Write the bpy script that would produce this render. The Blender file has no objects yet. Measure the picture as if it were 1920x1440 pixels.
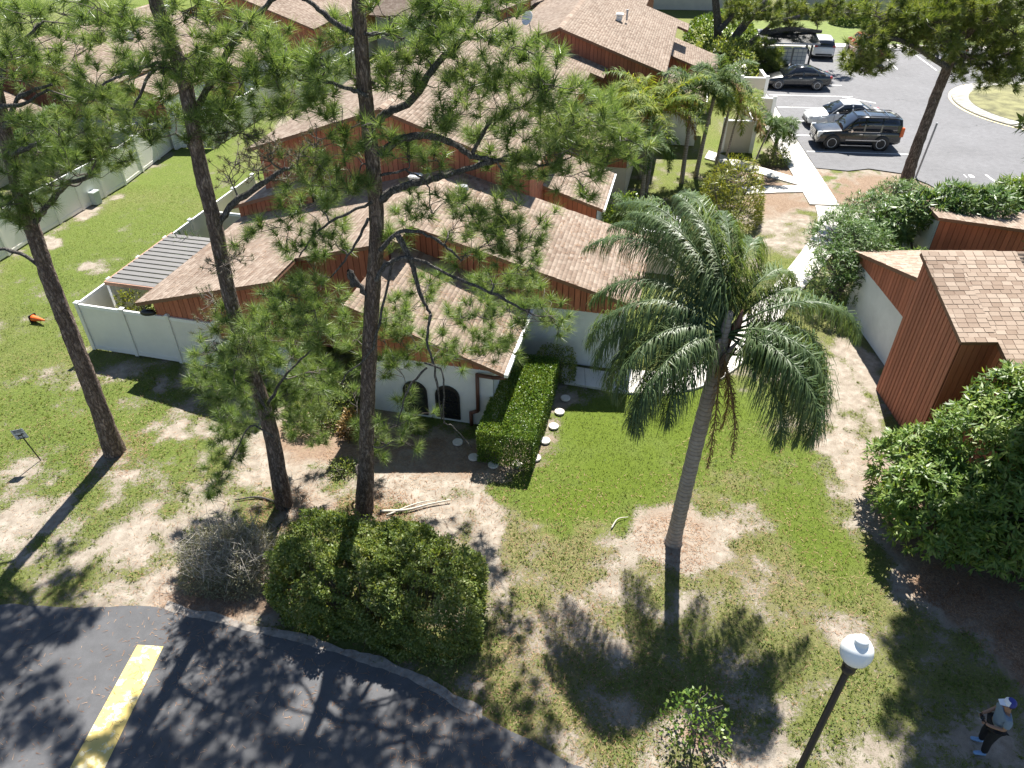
import bpy, bmesh, math, random
import numpy as np
from mathutils import Vector, Matrix
R = math.radians
rng = np.random.default_rng(11)
random.seed(11)
SC = bpy.context.scene
COL = SC.collection

# ------------------------------------------------------------------ camera
cam_d = bpy.data.cameras.new('camera'); cam = bpy.data.objects.new('camera', cam_d); COL.objects.link(cam)
cam.location = (0, 0, 14.9); cam.rotation_euler = (R(90 - 37.02), 0, 0)
cam_d.sensor_width = 36; cam_d.lens = 25.875; cam_d.clip_start = .1; cam_d.clip_end = 3000
SC.camera = cam
# ------------------------------------------------------------------ sky, sun, exposure
SUN_EL, SUN_AZ = R(56.5), R(13)           # azimuth measured from +Y towards +X
w = bpy.data.worlds.new('World'); SC.world = w; w.use_nodes = True
nt = w.node_tree; bg = nt.nodes['Background']
sky = nt.nodes.new('ShaderNodeTexSky'); sky.sky_type = 'NISHITA'; sky.sun_disc = False
sky.sun_elevation = SUN_EL; sky.sun_rotation = SUN_AZ; sky.air_density = .9; sky.dust_density = .3
nt.links.new(sky.outputs[0], bg.inputs[0]); bg.inputs[1].default_value = .056
sd = bpy.data.lights.new('sun', 'SUN'); sd.energy = 5.0; sd.angle = R(.53); sd.color = (1, .955, .88)
sun = bpy.data.objects.new('sun', sd); COL.objects.link(sun)
S_DIR = Vector((math.sin(SUN_AZ) * math.cos(SUN_EL), math.cos(SUN_AZ) * math.cos(SUN_EL), math.sin(SUN_EL)))
sun.rotation_euler = S_DIR.to_track_quat('Z', 'Y').to_euler(); sun.location = (10, 20, 40)
vs = SC.view_settings; vs.view_transform = 'Standard'; vs.look = 'None'; vs.gamma = 1; vs.use_curve_mapping = False
vs.exposure = 1.4
SC.cycles.max_bounces = 4; SC.cycles.transparent_max_bounces = 8; SC.cycles.diffuse_bounces = 2
SC.cycles.sample_clamp_indirect = 6; SC.cycles.glossy_bounces = 2; SC.cycles.transmission_bounces = 2; SC.cycles.transparent_max_bounces = 4

# ------------------------------------------------------------------ helpers: materials
def nmat(name):
    m = bpy.data.materials.new(name); m.use_nodes = True
    t = m.node_tree; return m, t, t.nodes['Principled BSDF']
def nd(t, typ, **k):
    n = t.nodes.new(typ)
    for a, b in k.items():
        if a.startswith('i_'):
            n.inputs[int(a[2:])].default_value = b
        else: setattr(n, a, b)
    return n
def ramp(t, fac, stops):
    r = t.nodes.new('ShaderNodeValToRGB'); e = r.color_ramp.elements
    while len(e) < len(stops): e.new(.5)
    for x, (p, c) in zip(e, stops): x.position = p; x.color = (*c, 1)
    t.links.new(fac, r.inputs[0]); return r.outputs[0]
def noise(t, scale, detail=3, rough=.6, vec=None):
    n = nd(t, 'ShaderNodeTexNoise'); n.inputs['Scale'].default_value = scale; n.inputs['Detail'].default_value = detail; n.inputs['Roughness'].default_value = rough
    if vec is not None: t.links.new(vec, n.inputs['Vector'])
    return n.outputs['Fac']
def mixc(t, fac, a, b, mode='MIX'):
    n = t.nodes.new('ShaderNodeMix'); n.data_type = 'RGBA'; n.blend_type = mode
    for s, v in ((0, fac), (6, a), (7, b)):
        if hasattr(v, 'links') or hasattr(v, 'is_linked'): t.links.new(v, n.inputs[s])
        elif s == 0: n.inputs[0].default_value = v
        else: n.inputs[s].default_value = (*v, 1)
    return n.outputs[2]
def mth(t, op, a, b=None, c=None, clamp=False):
    n = t.nodes.new('ShaderNodeMath'); n.operation = op; n.use_clamp = clamp
    for i, v in enumerate((a, b, c)):
        if v is None: continue
        if hasattr(v, 'is_linked'): t.links.new(v, n.inputs[i])
        else: n.inputs[i].default_value = v
    return n.outputs[0]
def bump(t, b, h, strength=.3, dist=.02):
    n = nd(t, 'ShaderNodeBump'); n.inputs['Strength'].default_value = strength; n.inputs['Distance'].default_value = dist
    t.links.new(h, n.inputs['Height']); t.links.new(n.outputs[0], b.inputs['Normal'])
def objco(t): return nd(t, 'ShaderNodeTexCoord').outputs['Object']
def geopos(t): return nd(t, 'ShaderNodeNewGeometry').outputs['Position']
def island(t): return nd(t, 'ShaderNodeNewGeometry').outputs['Random Per Island']
def plain(name, col, rough=.7, var=.2, scale=8, bmp=0, bscale=60, metal=0, isl=0, objrand=0, coat=0):
    m, t, b = nmat(name); pos = geopos(t)
    n = noise(t, scale, 5, .65, pos)
    lo = tuple(c * (1 - var) for c in col); hi = tuple(min(1, c * (1 + var)) for c in col)
    c = ramp(t, n, [(.3, lo), (.7, hi)])
    if isl:
        f = mth(t, 'MULTIPLY_ADD', island(t), 2 * isl, 1 - isl); c = mixc(t, 1, c, f, 'MULTIPLY')
    if objrand:
        f = mth(t, 'MULTIPLY_ADD', nd(t, 'ShaderNodeObjectInfo').outputs['Random'], 2 * objrand, 1 - objrand); c = mixc(t, 1, c, f, 'MULTIPLY')
    t.links.new(c, b.inputs['Base Color']); b.inputs['Roughness'].default_value = rough; b.inputs['Metallic'].default_value = metal
    if coat: b.inputs['Coat Weight'].default_value = coat; b.inputs['Coat Roughness'].default_value = .056
    if bmp: bump(t, b, noise(t, bscale, 4, .6, pos), bmp, .02)
    return m
def leafmat(name, cols, trans=.35, rough=.45, tcol=None, spec=.5):
    m, t, b = nmat(name)
    k = len(cols); n = noise(t, 1.1, 3, .6, geopos(t))
    f = mth(t, 'ADD', mth(t, 'MULTIPLY', island(t), .6), mth(t, 'MULTIPLY_ADD', n, 1.0, -.3), clamp=True)
    c = ramp(t, f, [((i + .5) / k, x) for i, x in enumerate(cols)])
    t.links.new(c, b.inputs['Base Color']); b.inputs['Roughness'].default_value = rough; b.inputs['Specular IOR Level'].default_value = spec
    tr = nd(t, 'ShaderNodeBsdfTranslucent'); tc = mixc(t, 1, c, tcol or (1.5, 1.35, .6), 'MULTIPLY'); t.links.new(tc, tr.inputs[0])
    mx = nd(t, 'ShaderNodeMixShader'); mx.inputs[0].default_value = trans
    t.links.new(b.outputs[0], mx.inputs[1]); t.links.new(tr.outputs[0], mx.inputs[2])
    t.links.new(mx.outputs[0], t.nodes['Material Output'].inputs[0]); return m

# ------------------------------------------------------------------ helpers: meshes and objects
def tag(o, label=None, cat=None, group=None, kind=None):
    if label: o['label'] = label
    if cat: o['category'] = cat
    if group: o['group'] = group
    if kind: o['kind'] = kind
    return o
def empty(name, loc=(0, 0, 0), rz=0):
    o = bpy.data.objects.new(name, None); COL.objects.link(o); o.location = loc; o.rotation_euler = (0, 0, rz); o.empty_display_size = .2; return o
def link(name, me, parent=None, loc=None, rot=None):
    o = bpy.data.objects.new(name, me); COL.objects.link(o)
    if parent is not None: o.parent = parent
    if loc is not None: o.location = loc
    if rot is not None: o.rotation_euler = rot
    return o
def fastmesh(name, V, F, m=None, smooth=False):
    V = np.asarray(V, np.float32).reshape(-1, 3); F = np.asarray(F, np.int32); n, k = F.shape
    me = bpy.data.meshes.new(name); me.vertices.add(len(V)); me.vertices.foreach_set('co', V.ravel())
    me.loops.add(n * k); me.loops.foreach_set('vertex_index', F.ravel())
    me.polygons.add(n); me.polygons.foreach_set('loop_start', np.arange(0, n * k, k, dtype=np.int32)); me.polygons.foreach_set('loop_total', np.full(n, k, np.int32))
    if smooth: me.polygons.foreach_set('use_smooth', np.ones(n, bool))
    me.update(calc_edges=True)
    if m: me.materials.append(m)
    return me
def fast(name, V, F, m, parent=None, smooth=False, **k): return link(name, fastmesh(name, V, F, m, smooth), parent, **k)
class MB:
    """collects faces for one mesh"""
    def __init__(s): s.v = []; s.f = []
    def add(s, vs, fs):
        o = len(s.v); s.v += [tuple(x) for x in vs]; s.f += [tuple(i + o for i in f) for f in fs]; return s
    def hexa(s, p):   # 8 points: bottom 4 (ccw), top 4
        return s.add(p, [(3, 2, 1, 0), (4, 5, 6, 7), (0, 1, 5, 4), (1, 2, 6, 5), (2, 3, 7, 6), (3, 0, 4, 7)])
    def box(s, c, d, rz=0):
        x, y, z = (d[0] / 2, d[1] / 2, d[2] / 2); ca, sa = math.cos(rz), math.sin(rz); p = []
        for zz in (-z, z):
            for a, b in ((-x, -y), (x, -y), (x, y), (-x, y)): p.append((c[0] + a * ca - b * sa, c[1] + a * sa + b * ca, c[2] + zz))
        return s.hexa(p)
    def lathe(s, prof, n=16, c=(0, 0, 0), axis='z'):
        vs = []
        for r, z in prof:
            for i in range(n):
                a = 2 * math.pi * i / n
                q = (r * math.cos(a), r * math.sin(a), z)
                if axis == 'y': q = (q[0], q[2], q[1])
                if axis == 'x': q = (q[2], q[0], q[1])
                vs.append((q[0] + c[0], q[1] + c[1], q[2] + c[2]))
        fs = [(i * n + j, i * n + (j + 1) % n, (i + 1) * n + (j + 1) % n, (i + 1) * n + j) for i in range(len(prof) - 1) for j in range(n)]
        fs += [tuple(range(n - 1, -1, -1)), tuple(range((len(prof) - 1) * n, len(prof) * n))]
        return s.add(vs, fs)
    def tube(s, pts, rad, n=6, cap=True):
        v, f = tube(pts, rad, n, cap); return s.add(v, f)
    def mesh(s, name, m=None, smooth=False, bevel=0):
        me = bpy.data.meshes.new(name); me.from_pydata(s.v, [], s.f)
        if bevel:
            bm = bmesh.new(); bm.from_mesh(me)
            bmesh.ops.bevel(bm, geom=[e for e in bm.edges if e.is_manifold and e.calc_face_angle(0) > .5], offset=bevel, segments=2, affect='EDGES', clamp_overlap=True)
            bm.to_mesh(me); bm.free()
        if smooth: me.polygons.foreach_set('use_smooth', np.ones(len(me.polygons), bool))
        if m: me.materials.append(m)
        me.update(); return me
    def build(s, name, m, parent=None, smooth=False, bevel=0, **k): return link(name, s.mesh(name, m, smooth, bevel), parent, **k)
def tube(pts, rad, n=6, cap=True):
    P = np.array([p[:3] for p in pts], float); k = len(P)
    rad = np.broadcast_to(np.asarray(rad, float), (k,))
    T = np.gradient(P, axis=0); T /= np.linalg.norm(T, axis=1)[:, None] + 1e-9
    ref = np.array([0, 0, 1.]) if abs(T[0][2]) < .9 else np.array([1., 0, 0])
    a = np.cross(T[0], ref); a /= np.linalg.norm(a); V = []
    for i in range(k):
        a = a - T[i] * (a @ T[i]); a /= np.linalg.norm(a) + 1e-9; b = np.cross(T[i], a)
        for j in range(n):
            t = 2 * math.pi * j / n; V.append(P[i] + rad[i] * (math.cos(t) * a + math.sin(t) * b))
    F = [(i * n + j, i * n + (j + 1) % n, (i + 1) * n + (j + 1) % n, (i + 1) * n + j) for i in range(k - 1) for j in range(n)]
    if cap: F += [tuple(range(n - 1, -1, -1)), tuple(range((k - 1) * n, k * n))]
    return [tuple(x) for x in V], F
def tubes_np(list_of, n=4):
    """many thin tubes in one quad array"""
    V = []; F = []; o = 0
    for pts, rad in list_of:
        v, f = tube(pts, rad, n, False); V += v; F += [tuple(i + o for i in q) for q in f]; o += len(v)
    return np.array(V), np.array(F)
def spline(P, m=6):
    """Catmull-Rom through rows of P"""
    P = np.asarray(P, float); Q = np.vstack([2 * P[0] - P[1], P, 2 * P[-1] - P[-2]]); out = []
    for i in range(1, len(Q) - 2):
        for t in np.linspace(0, 1, m, endpoint=False):
            a, b, c, d = Q[i - 1], Q[i], Q[i + 1], Q[i + 2]
            out.append(.5 * (2 * b + (c - a) * t + (2 * a - 5 * b + 4 * c - d) * t * t + (3 * b - a - 3 * c + d) * t ** 3))
    out.append(P[-1]); return np.array(out)
def vnoise(x, y, scale, seed=0, octs=3):
    """2-D value noise, 0..1"""
    g = np.random.default_rng(seed); out = np.zeros_like(x, float); amp = 1; tot = 0
    for o in range(octs):
        T = g.random((256, 256)); s = scale * 2 ** o
        fx, fy = x * s + 37.3 * o, y * s + 91.7 * o
        ix, iy = np.floor(fx).astype(int), np.floor(fy).astype(int); tx, ty = fx - ix, fy - iy
        tx = tx * tx * (3 - 2 * tx); ty = ty * ty * (3 - 2 * ty)
        q = lambda a, b: T[a % 256, b % 256]
        out += amp * ((q(ix, iy) * (1 - tx) + q(ix + 1, iy) * tx) * (1 - ty) + (q(ix, iy + 1) * (1 - tx) + q(ix + 1, iy + 1) * tx) * ty)
        tot += amp; amp *= .5
    return out / tot
def unit(v): return v / (np.linalg.norm(v, axis=-1, keepdims=True) + 1e-9)
def needles(C, A, K, L, W, spread=1.5, droop=.0):
    """K thin triangles round each tuft C with axis A"""
    n = len(C); A = unit(A)
    d = rng.normal(size=(n, K, 3)); d = unit(d - (d * A[:, None]).sum(-1, keepdims=True) * A[:, None])
    ang = rng.uniform(.05, 1, (n, K, 1)) ** .75 * spread
    D = unit(np.cos(ang) * A[:, None] + np.sin(ang) * d - np.array([0, 0, droop]))
    Ln = L * rng.uniform(.7, 1.1, (n, K, 1))
    s = unit(np.cross(D, rng.normal(size=(n, K, 3)))) * W / 2
    B = C[:, None] - A[:, None] * rng.uniform(-.02, .1, (n, K, 1)) * (L / .25)
    V = np.stack([B - s, B + s, B + D * Ln], 2).reshape(-1, 3)
    return V, np.arange(len(V)).reshape(-1, 3)
def kites(C, D, N, L, W, bend=.12):
    """leaf-shaped quads (two folded halves are one kite)"""
    D = unit(D); S = unit(np.cross(N, D)); U = np.cross(D, S); L = np.asarray(L).reshape(-1, 1); W = np.asarray(W).reshape(-1, 1)
    m = C + D * L * .45 + U * bend * L
    V = np.stack([C, m + S * W / 2, C + D * L, m - S * W / 2], 1).reshape(-1, 3)
    return V, np.arange(len(V)).reshape(-1, 4)
def text_mesh(name, s, size, m, parent=None, loc=(0, 0, 0), rot=(0, 0, 0), extr=.001):
    cu = bpy.data.curves.new(name, 'FONT'); cu.body = s; cu.size = size; cu.extrude = extr; cu.align_x = 'CENTER'; cu.align_y = 'CENTER'
    t = bpy.data.objects.new(name, cu); me = bpy.data.meshes.new_from_object(t); me.materials.clear(); me.materials.append(m)
    bpy.data.objects.remove(t); bpy.data.curves.remove(cu)
    return link(name, me, parent, loc, rot)
HA = R(-13); HU = np.array([math.cos(HA), math.sin(HA)]); HV = np.array([-math.sin(HA), math.cos(HA)])   # axes of the terraces
def XY(u, v): p = HU * u + HV * v; return float(p[0]), float(p[1])

# ------------------------------------------------------------------ materials
M = {}
M['stucco'] = plain('white stucco', (.69, .70, .69), .85, .11, .9, .25, 45)
M['cream'] = plain('cream stucco', (.60, .54, .44), .85, .07, 1.2, .25, 45)
M['vinyl'] = plain('white vinyl', (.77, .745, .68), .45, .08, .8)
M['trim'] = plain('brown metal trim', (.12, .05, .035), .5, .12, 5)
M['fascia'] = plain('roof fascia', (.20, .10, .06), .7, .15, 3)
M['white'] = plain('white paint', (.8, .8, .78), .45, .04, 3)
M['soffit'] = plain('soffit', (.35, .2, .14), .8, .1)
M['back'] = plain('siding backing', (.07, .022, .015), .9, .2, 6)
M['dark'] = plain('dark opening', (.012, .012, .014), .35, .2)
M['black'] = plain('black metal', (.012, .012, .013), .4, .15, 20)
M['grey'] = plain('grey metal', (.33, .34, .36), .5, .1, 4)
M['rubber'] = plain('tyre rubber', (.012, .012, .012), .85, .2)
M['rim'] = plain('silver alloy', (.72, .72, .73), .35, .04, 3, metal=.25)
M['chrome'] = plain('chrome', (.75, .75, .76), .18, .03, 3, metal=1)
M['green_text'] = plain('green number', (.02, .14, .09), .5, .1)
M['sand_stone'] = plain('pale concrete disc', (.62, .58, .53), .85, .1, 12, .3, 90)
M['slat'] = plain('pale grey slat', (.135, .13, .125), .6, .1, 3)
M['cone'] = plain('orange cone plastic', (.75, .13, .02), .5, .1)
M['globe'] = plain('white globe', (.82, .84, .84), .35, .02)
def m_siding():
    m, t, b = nmat('red stained siding'); pos = geopos(t)
    mp = nd(t, 'ShaderNodeMapping'); mp.inputs['Scale'].default_value = (14, 14, .9); t.links.new(pos, mp.inputs[0])
    n = noise(t, 3, 6, .65, mp.outputs[0]); n2 = noise(t, .7, 3, .6, pos)
    c = ramp(t, n, [(.25, (.27, .078, .043)), (.5, (.375, .118, .066)), (.8, (.46, .17, .098))])
    c = mixc(t, mth(t, 'MULTIPLY', n2, .35), c, (.48, .21, .12))
    f = mth(t, 'MULTIPLY_ADD', nd(t, 'ShaderNodeObjectInfo').outputs['Random'], .34, .83); c = mixc(t, 1, c, f, 'MULTIPLY')
    f = mth(t, 'MULTIPLY_ADD', island(t), .3, .85); c = mixc(t, 1, c, f, 'MULTIPLY')
    t.links.new(c, b.inputs[0]); b.inputs['Roughness'].default_value = .75; bump(t, b, n, .35, .01); return m
M['siding'] = m_siding()
def m_shingle():
    m, t, b = nmat('tan asphalt shingle'); pos = geopos(t)
    f = mth(t, 'FRACT', mth(t, 'ADD', island(t), nd(t, 'ShaderNodeObjectInfo').outputs['Random']))
    c = ramp(t, f, [(.05, (.235, .175, .135)), (.35, (.29, .225, .178)), (.65, (.315, .25, .20)), (.95, (.36, .29, .235))])
    n2 = noise(t, .35, 4, .6, pos); c = mixc(t, 1, c, ramp(t, n2, [(.3, (.86, .85, .84)), (.7, (1.06, 1.05, 1.04))]), 'MULTIPLY')
    n3 = noise(t, 130, 2, .6, pos); c = mixc(t, 1, c, ramp(t, n3, [(.3, (.8, .8, .8)), (.7, (1.15, 1.15, 1.15))]), 'MULTIPLY')
    t.links.new(c, b.inputs[0]); b.inputs['Roughness'].default_value = .93; b.inputs['Specular IOR Level'].default_value = .2; bump(t, b, n3, .4, .005); return m
M['shingle'] = m_shingle()
def m_asphalt(name, base, blotch=.3):
    m, t, b = nmat(name); pos = geopos(t)
    c = ramp(t, noise(t, .28, 6, .62, pos), [(.28, tuple(x * (1 - blotch) for x in base)), (.72, tuple(x * (1 + blotch) for x in base))])
    c = mixc(t, 1, c, ramp(t, noise(t, 3.0, 4, .65, pos), [(.3, (.86, .86, .86)), (.7, (1.12, 1.12, 1.12))]), 'MULTIPLY')
    g = noise(t, 150, 2, .7, pos); c = mixc(t, 1, c, ramp(t, g, [(.3, (.7, .7, .7)), (.72, (1.35, 1.35, 1.35))]), 'MULTIPLY')
    # thin cracks
    v = nd(t, 'ShaderNodeTexVoronoi', feature='DISTANCE_TO_EDGE'); v.inputs['Scale'].default_value = .16
    wv = nd(t, 'ShaderNodeVectorMath', operation='ADD'); nn = nd(t, 'ShaderNodeTexNoise'); nn.inputs['Scale'].default_value = .9; nn.inputs['Detail'].default_value = 5
    t.links.new(pos, nn.inputs['Vector']); t.links.new(pos, wv.inputs[0]); t.links.new(nn.outputs['Color'], wv.inputs[1]); t.links.new(wv.outputs[0], v.inputs['Vector'])
    k = mth(t, 'LESS_THAN', v.outputs['Distance'], .0022); k = mth(t, 'MULTIPLY', k, mth(t, 'GREATER_THAN', noise(t, .2, 2, .5, pos), .52))
    c = mixc(t, mth(t, 'MULTIPLY', k, .55), c, tuple(x * .3 for x in base))
    t.links.new(c, b.inputs[0]); b.inputs['Roughness'].default_value = .82; b.inputs['Specular IOR Level'].default_value = .35; bump(t, b, g, .5, .006); return m
M['asphalt'] = m_asphalt('road asphalt', (.082, .083, .088), .18)
M['lot'] = m_asphalt('sun bleached lot asphalt', (.135, .135, .142), .14)
def m_paint(name, col, wear, wcol):
    m, t, b = nmat(name); pos = geopos(t)
    v = nd(t, 'ShaderNodeTexVoronoi', feature='DISTANCE_TO_EDGE'); v.inputs['Scale'].default_value = 2.3
    nn = nd(t, 'ShaderNodeTexNoise'); nn.inputs['Scale'].default_value = 4; nn.inputs['Detail'].default_value = 5; t.links.new(pos, nn.inputs['Vector'])
    wv = nd(t, 'ShaderNodeVectorMath', operation='MULTIPLY_ADD'); wv.inputs[1].default_value = (.35, .35, .35); t.links.new(nn.outputs['Color'], wv.inputs[0]); t.links.new(pos, wv.inputs[2]); t.links.new(wv.outputs[0], v.inputs['Vector'])
    k = mth(t, 'LESS_THAN', v.outputs['Distance'], .016); k = mth(t, 'MULTIPLY', k, mth(t, 'GREATER_THAN', noise(t, 1.3, 3, .6, pos), .5))
    n = noise(t, 2.2, 6, .7, pos); k2 = mth(t, 'MULTIPLY', mth(t, 'GREATER_THAN', n, wear), .75)
    c = ramp(t, noise(t, 1.2, 5, .6, pos), [(.3, tuple(x * .8 for x in col)), (.7, col)])
    c = mixc(t, k2, c, wcol); c = mixc(t, mth(t, 'MULTIPLY', k, .85), c, (.2, .13, .05)); t.links.new(c, b.inputs[0]); b.inputs['Roughness'].default_value = .6; return m
M['yellow'] = m_paint('worn sun-glared yellow road paint', (.66, .50, .15), .54, (.66, .60, .40))  # pale patches paint in sun glare along with real wear
M['linewhite'] = m_paint('worn white road paint', (.78, .78, .77), .66, (.35, .35, .35))
M['curbyellow'] = m_paint('faded yellow kerb paint', (.62, .55, .33), .6, (.4, .38, .33))
M['concrete'] = plain('pale concrete', (.60, .575, .53), .85, .12, .9, .3, 70)
def m_bark(name, a, b_, c_, sc=1.):
    m, t, b = nmat(name); pos = geopos(t)
    mp = nd(t, 'ShaderNodeMapping'); mp.inputs['Scale'].default_value = (10 * sc, 10 * sc, 3.4 * sc); t.links.new(pos, mp.inputs[0])
    n = noise(t, 1.3, 4, .7, mp.outputs[0]); r1 = noise(t, 1.0, 3, .6, mp.outputs[0]); r2 = noise(t, 2.1, 3, .6, mp.outputs[0])
    e = mth(t, 'MULTIPLY', mth(t, 'ABSOLUTE', mth(t, 'SUBTRACT', r1, .5)), 9, clamp=True); e2 = mth(t, 'MULTIPLY', mth(t, 'ABSOLUTE', mth(t, 'SUBTRACT', r2, .5)), 10, clamp=True)
    e = mth(t, 'MULTIPLY', e, mth(t, 'MULTIPLY_ADD', e2, .6, .4))
    c = ramp(t, n, [(.25, a), (.5, b_), (.78, c_)]); c = mixc(t, mth(t, 'MULTIPLY', mth(t, 'SUBTRACT', 1, e), .9), c, tuple(x * .3 for x in a))
    t.links.new(c, b.inputs[0]); b.inputs['Roughness'].default_value = .9; b.inputs['Specular IOR Level'].default_value = .2
    bump(t, b, mth(t, 'ADD', e, mth(t, 'MULTIPLY', n, .5)), .8, .05); return m
M['bark'] = m_bark('pine bark', (.18, .128, .105), (.34, .26, .218), (.52, .44, .39))
M['bark_grey'] = m_bark('grey limb bark', (.13, .12, .11), (.25, .23, .215), (.42, .40, .375), 1.6)
def m_palm():
    m, t, b = nmat('ringed palm trunk'); pos = geopos(t); sp = nd(t, 'ShaderNodeSeparateXYZ'); t.links.new(pos, sp.inputs[0])
    z = mth(t, 'ADD', mth(t, 'MULTIPLY', sp.outputs[2], 52), mth(t, 'MULTIPLY', noise(t, 2.5, 3, .6, pos), 9)); s = mth(t, 'SINE', z); s2 = mth(t, 'MULTIPLY_ADD', s, .5, .5)
    c = ramp(t, noise(t, 7, 4, .7, pos), [(.25, (.21, .175, .145)), (.5, (.30, .26, .225)), (.8, (.40, .36, .32))]); c = mixc(t, 1, c, ramp(t, s2, [(0, (.66, .64, .62)), (.25, (1, 1, 1))]), 'MULTIPLY')
    t.links.new(c, b.inputs[0]); b.inputs['Roughness'].default_value = .85; bump(t, b, s2, .4, .02); return m
M['palmbark'] = m_palm()
M['twig'] = plain('dark twig', (.10, .085, .075), .9, .3, 6, isl=.3)
M['twig_pale'] = plain('bleached dead twig', (.46, .42, .36), .9, .15, 6, isl=.2)
M['needle'] = leafmat('pine needles', [(.075, .13, .034), (.125, .20, .055), (.20, .28, .09), (.31, .36, .18)], .45, .4, tcol=(1.35, 1.3, .7))
M['needle_far'] = leafmat('far pine needles', [(.07, .115, .025), (.12, .175, .04), (.18, .235, .065), (.25, .28, .12)], .4, .45)
M['needle_old'] = leafmat('olive sparse foliage', [(.07, .085, .035), (.12, .12, .06), (.19, .18, .11), (.28, .25, .19)], .2, .7)
M['hedge'] = leafmat('hedge leaves', [(.07, .115, .026), (.13, .19, .045), (.20, .26, .075), (.31, .33, .16)], .42, .5)
M['boxhedge'] = leafmat('clipped hedge leaves', [(.05, .11, .014), (.09, .17, .02), (.145, .225, .03), (.20, .26, .05)], .3, .4)
M['mango'] = leafmat('glossy broad leaves', [(.05, .105, .02), (.10, .18, .032), (.165, .25, .05), (.26, .32, .09)], .36, .42, spec=.4)
M['oleander'] = leafmat('lance leaves', [(.035, .085, .022), (.07, .145, .035), (.12, .20, .055), (.19, .26, .10)], .3, .42, spec=.4)
M['palm'] = leafmat('palm leaflets', [(.042, .078, .03), (.068, .115, .042), (.10, .155, .06), (.16, .21, .095)], .32, .42, spec=.4)
M['areca'] = leafmat('yellow green palm leaflets', [(.08, .14, .028), (.14, .215, .038), (.22, .28, .05), (.33, .33, .08)], .42, .55, spec=.2)
M['smallpalm'] = leafmat('court palm leaflets', [(.035, .075, .02), (.06, .12, .03), (.10, .165, .045), (.16, .21, .07)], .35, .55, spec=.2)
M['deadfrond'] = leafmat('dead brown frond', [(.16, .09, .03), (.24, .15, .05), (.33, .22, .09)], .15, .7)
M['bronze'] = leafmat('bronze croton leaves', [(.10, .06, .02), (.22, .13, .045), (.36, .24, .09)], .2, .4)
M['yellowbush'] = leafmat('yellow green leaves', [(.10, .14, .02), (.19, .22, .03), (.30, .31, .05)], .3, .4)
M['dryshrub'] = leafmat('grey green leaves', [(.14, .15, .09), (.23, .235, .15), (.34, .33, .24)], .3, .6)
M['grass'] = leafmat('lawn grass blades', [(.085, .125, .02), (.14, .188, .033), (.20, .235, .055), (.27, .265, .115)], .3, .6, spec=.2)
M['weed'] = leafmat('lawn weeds', [(.06, .095, .02), (.10, .15, .03), (.155, .20, .05)], .3, .6, spec=.2)
M['lushgrass'] = leafmat('lush lawn blades', [(.082, .12, .018), (.13, .172, .026), (.175, .212, .038)], .3, .6, spec=.2)
M['litter'] = leafmat('fallen needles', [(.16, .08, .045), (.30, .18, .11), (.42, .29, .2)], .1, .9, spec=.1)

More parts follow.
